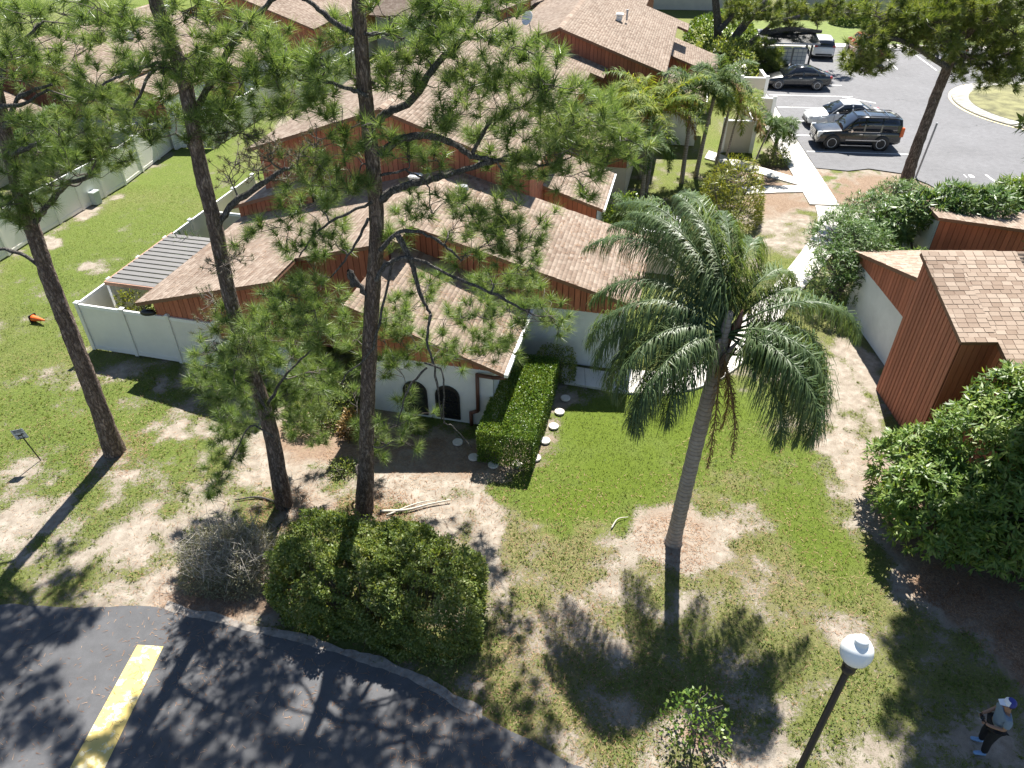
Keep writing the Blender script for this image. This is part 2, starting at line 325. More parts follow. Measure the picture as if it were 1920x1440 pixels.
# ------------------------------------------------------------------ survey tables (metres)
TREES = {'left': {'trunk': [(-11.92,16.4,-0.08,0.235), (-11.78,16.4,2.25,0.22), (-11.71,16.4,4.3,0.205), (-11.65,16.4,5.89,0.19), (-11.56,16.4,7.2,0.175), (-11.44,16.4,8.4,0.16), (-11.25,16.4,9.5,0.145), (-11.01,16.4,10.64,0.13), (-10.69,16.4,11.78,0.115), (-10.36,16.4,12.91,0.1)], 'branches': [[(-11.63,16.4,7.2,0.09), (-11.03,16.4,7.74,0.075), (-10.4,16.4,8.27,0.06), (-9.31,15.8,8.76,0.045)], [(-11.67,16.4,5.89,0.06), (-11.94,16.4,6.42,0.05), (-12.54,16.4,6.71,0.04), (-13.26,16.4,6.85,0.03)], [(-11.68,16.4,7.54,0.08), (-12.04,16.4,7.61,0.06), (-12.64,16.4,7.68,0.04)], [(-11.19,16.2,9.1,0.07), (-10.5,16.2,9.33,0.05), (-9.55,16.2,9.69,0.03)], [(-11.09,16.2,9.69,0.06), (-10.44,16.2,10.36,0.045), (-9.68,16.2,10.58,0.03)], [(-10.96,16.2,10.36,0.06), (-10.32,16.2,11.21,0.04), (-9.43,16.2,11.81,0.02)], [(-10.97,16.0,10.2,0.05), (-10.38,16.0,10.25,0.038), (-9.71,16.0,10.55,0.025)]], 'clusters': [(-10.25,16.52,11.55,0.55), (-9.58,16.83,11.69,0.55), (-10.52,16.97,10.6,0.55), (-9.49,17.35,11.06,0.55), (-11.15,16.82,9.72,0.55), (-10.35,17.3,9.94,0.55), (-8.12,14.98,10.91,0.55), (-9.42,16.11,9.6,0.55), (-9.44,17.35,9.44,0.55), (-10.8,16.59,9.08,0.55), (-9.8,17.24,8.59,0.55), (-9.35,15.19,9.23,0.55), (-11.09,16.12,8.63,0.55), (-11.18,15.54,8.25,0.55), (-8.93,16.31,9.24,0.55), (-11.24,16.39,8.01,0.55), (-9.13,14.93,10.09,0.55), (-7.84,15.46,11.77,0.55), (-8.31,15.63,12.11,0.55), (-10.62,17.28,11.92,0.55), (-8.77,16.89,9.94,0.55), (-9.05,15.31,11.51,0.55), (-9.6,16.97,9.91,0.55), (-9.88,15.26,8.97,0.55), (-9.44,16.51,9.23,0.55), (-9.0,15.23,12.18,0.55), (-7.44,14.9,11.32,0.55), (-9.9,17.17,10.66,0.55), (-10.02,15.44,11.09,0.55), (-10.16,15.46,9.81,0.55), (-11.09,16.3,7.79,0.4), (-11.59,15.9,7.57,0.4), (-13.14,17.45,8.52,0.55), (-12.36,17.17,10.44,0.55), (-9.86,15.65,12.83,0.55), (-9.82,17.4,12.69,0.55), (-13.42,16.3,9.54,0.55), (-8.56,15.56,10.46,0.42), (-9.65,17.8,9.5,0.42), (-10.53,18.14,8.45,0.42), (-11.07,16.66,8.71,0.42), (-11.8,15.59,7.93,0.42), (-8.66,16.46,8.9,0.42), (-8.5,16.59,11.82,0.42), (-8.8,16.86,10.19,0.42), (-9.11,15.11,11.49,0.42), (-10.39,15.64,8.58,0.42), (-9.44,16.38,9.12,0.42), (-7.23,14.72,11.15,0.42), (-9.74,15.3,11.43,0.42), (-10.14,16.17,9.8,0.42), (-13.85,18.18,8.23,0.42), (-12.83,18.0,10.0,0.42), (-9.55,15.86,13.03,0.42)]}, 'lean': {'trunk': [(-6.31,14.25,-0.06,0.185), (-6.14,14.25,2.89,0.176), (-6.23,14.25,4.63,0.167), (-6.28,14.25,6.54,0.158), (-6.2,14.25,8.33,0.149), (-6.18,14.25,9.63,0.14), (-6.06,14.25,11.19,0.131), (-6.16,14.25,12.01,0.122), (-6.21,14.25,12.61,0.113), (-6.23,14.25,13.33,0.104), (-6.22,14.25,14.0,0.095)], 'branches': [[(-6.17,14.3,8.25,0.075), (-5.69,14.3,8.78,0.064), (-4.94,14.3,9.23,0.052), (-4.58,14.3,9.47,0.041), (-4.24,14.3,9.56,0.03)], [(-6.16,14.2,9.71,0.04), (-6.29,14.2,10.02,0.03), (-6.46,14.2,10.23,0.02)], [(-5.95,14.1,11.23,0.04), (-6.36,14.1,11.51,0.033), (-6.98,14.1,11.37,0.027), (-7.54,14.1,11.14,0.02)], [(-6.04,14.3,11.37,0.035), (-6.58,14.3,11.37,0.03), (-7.18,14.3,10.7,0.025), (-7.6,14.3,10.65,0.02)], [(-6.17,14.6,10.51,0.07), (-5.22,14.6,11.67,0.058), (-4.39,14.6,12.38,0.047), (-4.06,14.6,12.64,0.035)], [(-5.97,13.9,3.61,0.04), (-6.18,13.9,4.42,0.03), (-6.74,13.9,4.73,0.02)], [(-6.02,14.1,3.61,0.04), (-5.32,14.1,4.58,0.03), (-4.56,14.1,5.35,0.02)], [(-5.94,13.8,2.83,0.03), (-6.42,13.8,3.18,0.021), (-7.23,13.8,1.93,0.012)]], 'clusters': [(-6.1,14.28,12.01,0.52), (-5.73,13.8,11.67,0.52), (-6.75,14.54,10.73,0.52), (-5.59,14.29,11.37,0.52), (-5.59,14.57,10.92,0.52), (-6.51,14.49,10.44,0.52), (-6.95,13.9,10.43,0.52), (-5.23,13.96,10.8,0.52), (-4.86,13.77,11.32,0.52), (-4.53,13.75,11.51,0.52), (-6.26,13.67,11.61,0.52), (-6.58,13.9,12.08,0.52), (-6.9,14.2,12.36,0.52), (-6.94,13.6,12.55,0.52), (-5.33,14.28,12.01,0.52), (-4.78,13.94,12.33,0.52), (-5.57,13.91,12.42,0.52), (-5.87,14.42,12.99,0.52), (-5.98,14.08,13.72,0.52), (-6.97,14.1,10.11,0.4), (-5.58,13.92,10.52,0.52), (-5.26,14.08,10.37,0.52), (-6.09,14.3,10.19,0.52), (-6.51,14.1,6.21,0.4), (-6.4,13.6,5.25,0.52), (-5.63,13.66,6.14,0.52), (-5.57,15.58,5.14,0.52), (-4.25,13.62,6.64,0.52), (-6.25,13.5,4.72,0.52), (-7.39,14.7,4.15,0.52), (-6.07,15.35,3.67,0.52), (-5.4,15.44,4.43,0.52), (-4.65,14.4,4.36,0.52), (-6.6,14.8,3.05,0.52), (-7.16,14.6,2.68,0.52), (-7.75,14.6,1.37,0.52), (-7.62,13.6,1.46,0.4), (-4.89,13.62,6.91,0.52), (-6.19,15.39,4.47,0.52), (-5.48,15.5,3.22,0.52), (-4.25,13.97,5.58,0.52), (-4.93,15.6,2.41,0.52), (-5.93,15.7,1.76,0.52), (-5.68,15.9,0.79,0.4), (-5.91,14.4,3.2,0.52), (-7.51,14.5,4.45,0.4), (-4.02,14.18,6.58,0.52), (-4.25,13.61,7.3,0.52), (-5.93,13.5,5.61,0.52), (-5.75,14.9,3.32,0.52), (-6.2,14.4,4.37,0.52), (-7.53,14.9,1.49,0.45), (-6.78,13.3,5.75,0.35), (-6.41,14.6,5.16,0.52), (-5.23,13.5,6.17,0.52), (-4.69,13.7,6.18,0.52), (-4.37,14.1,5.79,0.52), (-5.84,14.3,4.75,0.52), (-5.38,14.5,4.77,0.52), (-5.02,14.8,4.24,0.52), (-6.52,13.4,4.49,0.52), (-6.48,14.4,3.71,0.52), (-5.89,14.6,3.55,0.52), (-6.94,14.2,4.82,0.52), (-6.12,13.1,5.32,0.52), (-5.05,15.3,3.01,0.52), (-7.01,14.6,2.14,0.52), (-7.35,14.4,2.49,0.52), (-6.36,14.27,12.07,0.42), (-6.19,14.56,11.24,0.42), (-5.53,14.3,11.5,0.42), (-6.2,15.36,10.42,0.42), (-5.65,14.64,10.52,0.42), (-6.4,14.08,11.41,0.42), (-6.96,14.82,12.13,0.42), (-5.35,15.14,11.79,0.42), (-5.79,14.41,13.03,0.42), (-5.65,13.94,13.94,0.42), (-5.63,14.13,10.47,0.42), (-6.35,14.86,10.21,0.42), (-6.78,14.28,5.87,0.42), (-6.23,16.3,4.97,0.42), (-6.5,13.85,4.78,0.42), (-7.76,15.65,3.01,0.42), (-5.19,15.13,3.32,0.42), (-6.49,15.58,2.28,0.42), (-7.45,14.56,2.77,0.42), (-7.11,14.41,1.75,0.42), (-8.19,13.84,0.87,0.42), (-5.44,13.93,6.31,0.42), (-6.54,15.39,4.92,0.42), (-4.71,14.07,5.52,0.42), (-6.07,15.99,1.17,0.42), (-6.09,14.24,3.42,0.42), (-8.3,15.3,3.45,0.42), (-4.43,14.27,6.74,0.42), (-4.52,13.58,7.01,0.42), (-5.96,14.49,4.86,0.42), (-5.63,15.65,2.56,0.42), (-8.34,15.75,1.1,0.42), (-5.36,14.07,5.52,0.42), (-4.63,14.69,3.84,0.42), (-6.91,15.16,4.53,0.42), (-5.6,15.78,2.48,0.42)]}, 'leanold': [(-5.4,13.85,10.34,0.5), (-4.97,13.98,10.2,0.5), (-4.73,14.76,9.83,0.5), (-4.11,14.0,9.88,0.5), (-5.2,14.56,9.35,0.5), (-4.63,14.73,9.18,0.5), (-5.55,14.74,9.51,0.5), (-3.69,14.14,10.14,0.5), (-4.79,14.15,9.83,0.5), (-4.05,14.32,9.44,0.5), (-5.78,14.58,9.24,0.5), (-6.08,13.91,7.52,0.5), (-6.8,14.55,6.36,0.5), (-6.09,14.6,7.41,0.5), (-7.15,14.66,5.57,0.5), (-6.74,13.84,5.67,0.5)], 'mid': {'trunk': [(-4.06,14.05,-0.02,0.195), (-3.78,14.05,1.88,0.187), (-3.53,14.05,3.65,0.178), (-3.25,14.05,5.53,0.17), (-2.98,14.05,7.18,0.162), (-2.81,14.05,8.18,0.153), (-2.72,14.05,9.33,0.145), (-2.71,14.05,10.38,0.137), (-2.69,14.05,11.52,0.128), (-2.66,14.05,12.22,0.12), (-2.62,14.05,12.8,0.112), (-2.59,14.05,13.5,0.103), (-2.53,14.05,14.22,0.095)], 'branches': [[(-2.55,14.0,9.88,0.085), (-2.19,14.0,10.14,0.078), (-1.77,14.0,10.25,0.071), (-1.27,14.0,10.17,0.064), (-0.77,14.0,9.88,0.057), (-0.36,14.0,9.76,0.05)], [(-0.77,14.0,9.88,0.04), (-0.5,14.0,10.39,0.033), (-0.25,14.0,10.64,0.027), (0.2,14.0,10.79,0.02)], [(-0.36,13.9,9.79,0.04), (0.1,13.9,9.92,0.033), (0.52,13.9,9.71,0.027), (1.03,13.9,9.82,0.02)], [(-2.65,14.0,8.96,0.09), (-2.22,14.0,9.24,0.079), (-1.68,14.0,9.37,0.068), (-1.04,14.0,9.54,0.057), (-0.31,14.0,9.75,0.046), (0.26,14.0,9.78,0.035)], [(-2.67,14.3,10.35,0.085), (-2.33,14.3,10.6,0.076), (-1.91,14.3,10.8,0.067), (-1.37,14.3,11.46,0.058), (-0.86,14.3,11.91,0.048), (-0.52,14.3,12.39,0.039), (-0.28,14.3,12.76,0.03)], [(-2.61,13.8,11.03,0.045), (-2.98,13.8,11.17,0.037), (-3.35,13.8,11.29,0.028), (-3.82,13.8,11.31,0.02)], [(-2.68,14.0,11.98,0.055), (-3.1,14.0,12.23,0.047), (-3.39,14.0,12.48,0.038), (-3.63,14.0,12.65,0.03)], [(-2.62,14.0,12.01,0.035), (-2.24,14.0,12.04,0.025), (-1.88,14.0,11.96,0.015)], [(-2.71,13.7,7.99,0.05), (-2.26,13.7,8.41,0.042), (-1.73,13.7,8.35,0.035), (-1.31,13.7,8.05,0.028), (-1.05,13.7,7.75,0.02)], [(-2.3,13.6,8.4,0.07), (-2.08,13.6,7.8,0.057), (-1.92,13.6,6.98,0.043), (-1.75,13.6,6.52,0.03)], [(-2.82,13.5,7.42,0.055), (-2.62,13.5,7.73,0.049), (-2.28,13.5,7.92,0.042), (-1.85,13.5,7.86,0.036), (-1.21,13.5,7.49,0.03)], [(-1.21,13.4,7.54,0.04), (-0.66,13.4,7.29,0.033), (0.0,13.4,6.91,0.027), (0.45,13.4,6.64,0.02)], [(-3.1,14.0,6.68,0.06), (-3.34,14.0,7.08,0.067), (-3.48,14.0,7.34,0.073), (-3.4,14.0,7.02,0.08)], [(-2.91,13.9,8.61,0.035), (-3.33,13.9,7.89,0.025), (-3.87,13.9,7.27,0.015)], [(-2.79,13.9,8.95,0.035), (-3.33,13.9,8.72,0.028), (-3.92,13.9,8.37,0.022), (-4.46,13.9,7.77,0.015)], [(-1.71,13.3,6.71,0.035), (-1.85,13.3,6.03,0.029), (-1.72,13.3,5.32,0.024), (-1.65,13.3,3.85,0.018)], [(-1.93,13.2,5.53,0.022), (-1.54,13.2,5.24,0.02), (-1.59,13.2,3.93,0.017), (-1.38,13.2,3.69,0.014), (-0.96,13.2,3.05,0.012)], [(-2.5,13.8,7.7,0.03), (-3.14,13.8,5.55,0.024), (-3.84,13.8,4.8,0.018), (-4.01,13.8,4.49,0.012)], [(-1.9,13.3,5.32,0.03), (-2.29,13.3,4.87,0.024), (-2.53,13.3,4.25,0.018), (-2.71,13.3,3.61,0.012)], [(-2.56,13.8,9.54,0.03), (-2.06,13.8,9.64,0.024), (-1.66,13.8,9.38,0.018), (-1.6,13.8,8.77,0.012)]], 'clusters': [(-1.26,14.39,11.8,0.5), (-0.54,13.45,12.17,0.5), (-0.09,13.72,12.28,0.5), (-0.86,14.02,11.53,0.5), (-1.75,14.36,11.63,0.5), (-1.28,13.72,12.2,0.5), (0.3,14.37,11.35,0.5), (0.0,13.95,10.99,0.5), (0.37,13.69,11.78,0.5), (-0.29,13.7,10.88,0.5), (-0.76,13.55,11.2,0.5), (0.47,13.44,11.23,0.5), (0.75,13.51,11.3,0.5), (0.99,14.11,10.85,0.5), (1.31,14.45,10.95,0.5), (1.35,13.53,10.74,0.5), (0.86,13.4,10.68,0.5), (0.52,14.44,10.15,0.5), (0.1,13.94,10.01,0.5), (1.21,13.8,10.16,0.5), (1.64,13.61,10.81,0.5), (2.06,14.0,10.39,0.5), (2.35,14.26,9.9,0.5), (1.83,13.85,9.94,0.5), (1.44,13.81,9.64,0.5), (0.79,13.41,10.09,0.5), (0.32,14.36,9.32,0.5), (-0.15,13.39,9.7,0.5), (1.04,13.89,9.5,0.5), (-0.62,14.27,10.2,0.5), (-1.25,13.49,10.75,0.5), (-1.88,14.15,11.03,0.5), (-2.07,14.39,11.35,0.5), (-2.34,14.04,11.15,0.5), (-2.57,13.3,10.71,0.4), (-3.03,14.22,12.02,0.5), (-3.3,13.47,11.75,0.5), (-3.7,13.83,11.49,0.5), (-4.08,13.51,11.56,0.5), (-4.09,14.28,11.0,0.5), (-3.55,13.67,11.07,0.5), (-4.32,13.85,11.75,0.5), (-2.99,14.45,11.24,0.5), (-4.05,14.29,11.74,0.5), (-4.93,14.42,10.96,0.5), (-4.4,13.85,10.83,0.5), (-3.46,13.89,10.63,0.5), (-1.02,14.15,12.37,0.5), (-0.45,13.88,12.59,0.5), (-1.53,13.67,12.38,0.5), (0.0,13.79,11.85,0.5), (-0.28,13.51,11.56,0.5), (-2.09,13.76,12.36,0.5), (-2.14,14.44,11.79,0.5), (0.71,14.41,10.67,0.5), (1.63,14.04,10.18,0.5), (1.1,13.9,10.43,0.5), (0.6,13.72,10.08,0.5), (0.0,13.45,10.57,0.5), (-0.87,13.65,10.8,0.5), (-3.79,14.21,9.59,0.5), (-4.26,14.3,9.45,0.5), (-3.53,13.75,9.34,0.5), (-4.03,14.21,8.81,0.5), (-4.48,14.2,8.7,0.5), (-3.3,14.11,9.95,0.5), (-2.58,13.3,10.18,0.35), (-1.97,14.08,9.85,0.5), (-1.47,14.19,9.71,0.5), (-3.14,13.75,9.56,0.5), (0.0,14.12,8.39,0.5), (-0.64,13.66,8.49,0.5), (-0.11,13.88,7.9,0.5), (-0.91,14.2,7.62,0.5), (0.46,14.11,7.41,0.5), (0.74,14.97,6.12,0.5), (0.26,15.69,5.99,0.5), (-0.46,14.06,7.18,0.5), (0.95,13.99,6.14,0.5), (-1.23,13.36,9.18,0.5), (-1.93,13.95,8.81,0.5), (-0.84,13.63,8.96,0.5), (-2.45,14.09,8.04,0.5), (-3.93,13.86,8.27,0.5), (-3.59,14.25,8.09,0.5), (-4.65,14.06,8.18,0.5), (-4.54,14.23,7.73,0.5), (-0.44,13.73,8.1,0.5), (0.22,14.06,7.81,0.5), (-1.22,14.16,8.25,0.5), (-4.99,13.9,8.49,0.4), (-0.22,14.26,8.56,0.5), (0.44,13.9,8.26,0.4), (-2.28,15.04,5.78,0.5), (-1.72,15.58,5.15,0.5), (-1.06,15.61,5.29,0.5), (-0.48,14.11,6.07,0.5), (-0.13,15.72,5.37,0.5), (-2.45,15.7,4.42,0.5), (-1.72,15.22,4.75,0.5), (-1.06,15.23,4.58,0.5), (-0.38,14.83,5.0,0.5), (0.12,14.27,5.68,0.5), (-3.23,15.5,4.56,0.5), (-2.68,15.68,4.92,0.5), (-0.75,15.17,6.0,0.5), (-2.83,15.41,5.86,0.5), (-1.86,14.14,7.0,0.5), (-1.38,14.15,5.01,0.5), (-0.66,14.84,4.53,0.5), (-3.32,15.4,3.63,0.4), (-3.38,14.7,5.7,0.3), (-3.68,14.7,4.3,0.3), (-0.13,15.51,4.23,0.5), (-2.75,13.5,3.44,0.5), (-3.43,14.8,1.77,0.45), (-2.52,14.9,2.62,0.5), (-2.75,14.9,3.14,0.5), (-3.62,14.8,1.96,0.4), (-4.5,15.3,3.45,0.35), (-3.7,14.2,5.43,0.5), (-4.22,15.5,5.2,0.5), (-2.99,15.3,4.05,0.5), (-2.86,13.99,12.97,0.5), (-1.44,14.08,12.88,0.5), (-2.39,13.81,13.67,0.5), (-1.28,15.1,11.73,0.42), (-0.89,14.51,12.23,0.42), (-0.29,14.23,11.91,0.42), (-0.88,14.05,11.44,0.42), (-1.57,15.27,11.41,0.42), (-1.67,14.41,11.92,0.42), (-0.05,14.88,11.0,0.42), (0.31,15.13,10.52,0.42), (0.63,14.89,11.54,0.42), (-1.11,14.8,11.04,0.42), (0.58,14.0,11.2,0.42), (0.68,14.19,11.07,0.42), (1.8,15.74,10.35,0.42), (1.22,14.78,10.12,0.42), (0.73,15.49,10.01,0.42), (-0.07,15.02,9.94,0.42), (1.86,13.64,10.86,0.42), (2.27,13.87,10.19,0.42), (2.04,14.56,9.64,0.42), (1.15,13.33,10.24,0.42), (-0.06,14.77,9.38,0.42), (-0.44,14.49,9.6,0.42), (1.46,14.26,9.07,0.42), (-0.64,14.96,9.87,0.42), (-1.23,14.05,10.3,0.42), (-1.73,14.4,11.12,0.42), (-2.34,14.46,11.33,0.42), (-3.09,14.05,10.4,0.42), (-3.1,15.04,11.87,0.42), (-3.14,13.3,11.66,0.42), (-3.66,14.01,11.17,0.42), (-4.1,13.86,11.58,0.42), (-4.27,14.53,10.87,0.42), (-3.47,14.32,11.18,0.42), (-4.74,14.86,11.69,0.42), (-3.41,15.3,11.07,0.42), (-4.47,15.34,11.61,0.42), (-4.71,14.73,11.08,0.42), (-4.15,13.99,10.82,0.42), (-3.66,14.9,10.52,0.42), (-1.32,15.16,12.32,0.42), (-0.24,13.87,12.67,0.42), (-1.35,13.99,12.44,0.42), (-0.06,14.97,11.64,0.42), (-0.69,14.63,11.01,0.42), (-1.84,14.57,11.51,0.42), (1.01,14.99,10.39,0.42), (1.49,13.94,10.39,0.42), (0.94,13.77,10.28,0.42), (0.34,14.6,9.93,0.42), (-1.24,13.71,10.63,0.42), (-3.77,14.63,9.42,0.42), (-3.92,14.84,9.08,0.42), (-3.81,14.31,8.88,0.42), (-4.47,15.19,8.53,0.42), (-2.44,14.04,10.24,0.42), (-1.71,14.78,9.66,0.42), (-3.14,13.55,9.45,0.42), (-0.31,14.02,8.71,0.42), (-0.92,14.47,7.63,0.42), (0.6,14.45,7.16,0.42), (0.59,15.6,6.11,0.42), (0.14,15.76,6.35,0.42), (-0.38,14.43,6.73,0.42), (1.09,14.35,5.98,0.42), (-1.14,14.2,8.88,0.42), (-2.27,14.79,8.41,0.42), (-0.97,14.75,8.53,0.42), (-3.68,14.05,7.95,0.42), (-4.17,15.04,7.45,0.42), (-4.63,14.88,7.21,0.42), (-0.36,13.75,8.47,0.42), (-0.17,14.01,8.15,0.42), (-5.43,13.88,8.24,0.42), (-0.08,15.49,7.74,0.42), (0.73,14.85,8.18,0.42), (-2.17,15.96,5.61,0.42), (-1.32,16.65,4.58,0.42), (-0.81,14.83,5.85,0.42), (-0.24,16.11,5.26,0.42), (-2.59,16.25,4.5,0.42), (-0.84,16.07,4.38,0.42), (-0.22,15.36,4.63,0.42), (0.48,14.21,6.04,0.42), (-2.89,15.96,4.23,0.42), (-3.0,15.78,5.09,0.42), (-0.97,16.01,5.77,0.42), (-1.8,15.22,6.48,0.42), (-1.57,13.98,5.4,0.42), (-0.79,15.18,4.63,0.42), (-3.25,16.69,3.11,0.42), (-3.52,15.75,5.07,0.42), (-3.84,15.58,3.69,0.42), (-2.66,14.0,2.49,0.42), (-3.95,15.61,0.77,0.42), (-3.94,14.88,2.18,0.42), (-4.23,15.48,2.86,0.42), (-4.31,15.43,5.02,0.42), (-2.68,15.63,4.04,0.42), (-2.77,14.29,13.18,0.42), (-1.51,14.76,12.94,0.42)]}, 'right': {'trunk': [(20.0,36.0,0.01,0.27), (19.96,36.0,2.13,0.251), (20.02,36.0,4.2,0.233), (20.14,36.0,6.01,0.214), (20.33,36.0,7.16,0.196), (20.84,36.0,8.04,0.177), (21.25,36.0,9.11,0.159), (21.14,36.0,10.53,0.14)], 'branches': [[(19.91,35.5,6.18,0.12), (17.66,35.5,7.26,0.097), (16.17,35.5,7.48,0.073), (15.28,35.5,7.26,0.05)], [(20.26,36.0,6.7,0.12), (21.81,36.0,6.47,0.085), (22.94,36.0,6.7,0.05)], [(20.33,36.0,7.16,0.14), (19.69,36.0,8.26,0.1), (18.76,36.0,8.9,0.06)], [(20.84,36.0,8.04,0.12), (22.15,36.0,8.04,0.085), (23.25,36.0,8.26,0.05)]], 'clusters': [(15.81,35.4,6.95,1.0), (15.42,35.4,6.61,1.0), (16.56,35.4,6.84,1.0), (16.26,35.7,7.44,1.0), (17.58,36.6,7.48,1.0), (18.16,37.08,7.83,1.0), (18.82,36.64,7.47,1.0), (19.44,36.91,6.73,1.0), (18.89,34.69,7.44,1.0), (18.59,35.11,8.21,1.0), (19.7,36.01,8.26,1.0), (20.55,36.68,7.46,1.0), (19.93,35.3,8.6,1.0), (21.35,36.8,7.44,1.0), (22.0,36.62,6.79,1.0), (20.69,34.73,8.28,1.0), (22.01,36.11,7.36,1.0), (22.27,35.32,6.86,1.0), (21.8,34.77,7.85,1.0), (21.84,35.03,8.65,1.0), (21.67,35.62,6.34,1.0), (20.59,35.18,6.67,1.0), (22.24,35.22,6.2,1.0), (22.49,34.71,6.1,1.0), (20.55,36.09,6.68,1.0), (17.87,35.82,8.5,1.0), (17.45,36.56,8.59,1.0), (18.85,36.49,8.6,1.0), (18.89,35.36,9.0,1.0), (21.49,37.49,8.65,1.0), (20.73,34.6,9.13,1.0), (22.3,36.2,5.49,0.6), (16.63,35.9,8.06,1.0), (15.84,35.49,8.56,1.0), (19.4,35.91,7.62,1.0), (17.82,34.97,8.24,1.0), (20.55,37.26,8.25,1.0), (17.71,35.6,7.24,0.7), (23.27,35.8,6.52,1.0), (20.74,34.72,8.7,1.0), (21.25,36.56,8.04,1.0), (15.79,35.4,6.16,0.6), (16.73,35.4,6.27,0.6), (23.28,34.9,7.82,1.0), (25.38,36.34,6.62,1.0), (23.24,35.69,8.95,1.0), (19.64,36.46,9.66,1.0), (21.9,37.67,9.7,1.0), (18.45,37.22,9.34,1.0), (21.96,35.94,10.14,1.0), (20.71,36.2,5.72,0.6)]}, 'top': {'trunk': [(16.24,60.3,-0.07,0.36), (15.74,60.3,1.17,0.325), (15.46,60.3,3.04,0.29), (15.0,60.3,4.84,0.255), (14.58,60.3,6.91,0.22)], 'branches': [[(16.08,60.0,0.47,0.4), (16.41,60.0,1.62,0.35), (17.01,60.0,2.74,0.3), (17.8,60.0,3.83,0.25), (18.76,60.0,4.89,0.2)], [(16.16,59.6,0.41,0.35), (17.17,59.6,1.33,0.292), (18.38,59.6,2.38,0.235), (20.23,59.6,3.0,0.178), (23.06,59.6,2.82,0.12)], [(18.38,59.6,2.38,0.2), (19.36,59.6,3.36,0.15), (21.21,59.6,3.9,0.1)], [(15.41,60.0,2.74,0.25), (16.29,60.0,3.83,0.175), (16.41,60.0,4.89,0.1)], [(17.22,58.6,1.85,0.12), (18.31,58.6,1.37,0.085), (19.3,58.6,0.43,0.05)]], 'clusters': [(18.71,57.5,1.81,0.95), (19.38,57.5,0.89,0.95), (18.05,57.5,2.17,0.95), (18.53,57.5,1.15,0.95), (19.53,57.5,1.63,0.8), (20.8,60.94,4.02,0.95), (22.7,60.43,3.75,0.95), (23.39,59.61,4.61,0.95), (17.02,58.93,4.38,0.95), (16.59,60.29,4.31,0.95), (19.68,60.19,4.51,0.95), (21.71,61.37,4.12,0.95), (24.84,61.4,3.75,0.95), (25.4,60.33,3.95,0.95), (18.37,59.55,4.27,0.95), (16.53,61.18,3.61,0.95), (18.93,58.5,3.93,0.95), (20.73,60.0,3.1,1), (16.35,58.82,5.77,0.95), (18.99,60.2,5.91,0.95), (21.75,60.35,5.88,0.95), (14.41,58.92,6.1,0.95), (16.98,58.0,1.32,0.8), (16.36,60.39,4.65,0.95), (18.36,61.17,4.52,0.95), (23.09,59.63,4.25,0.95)]}}
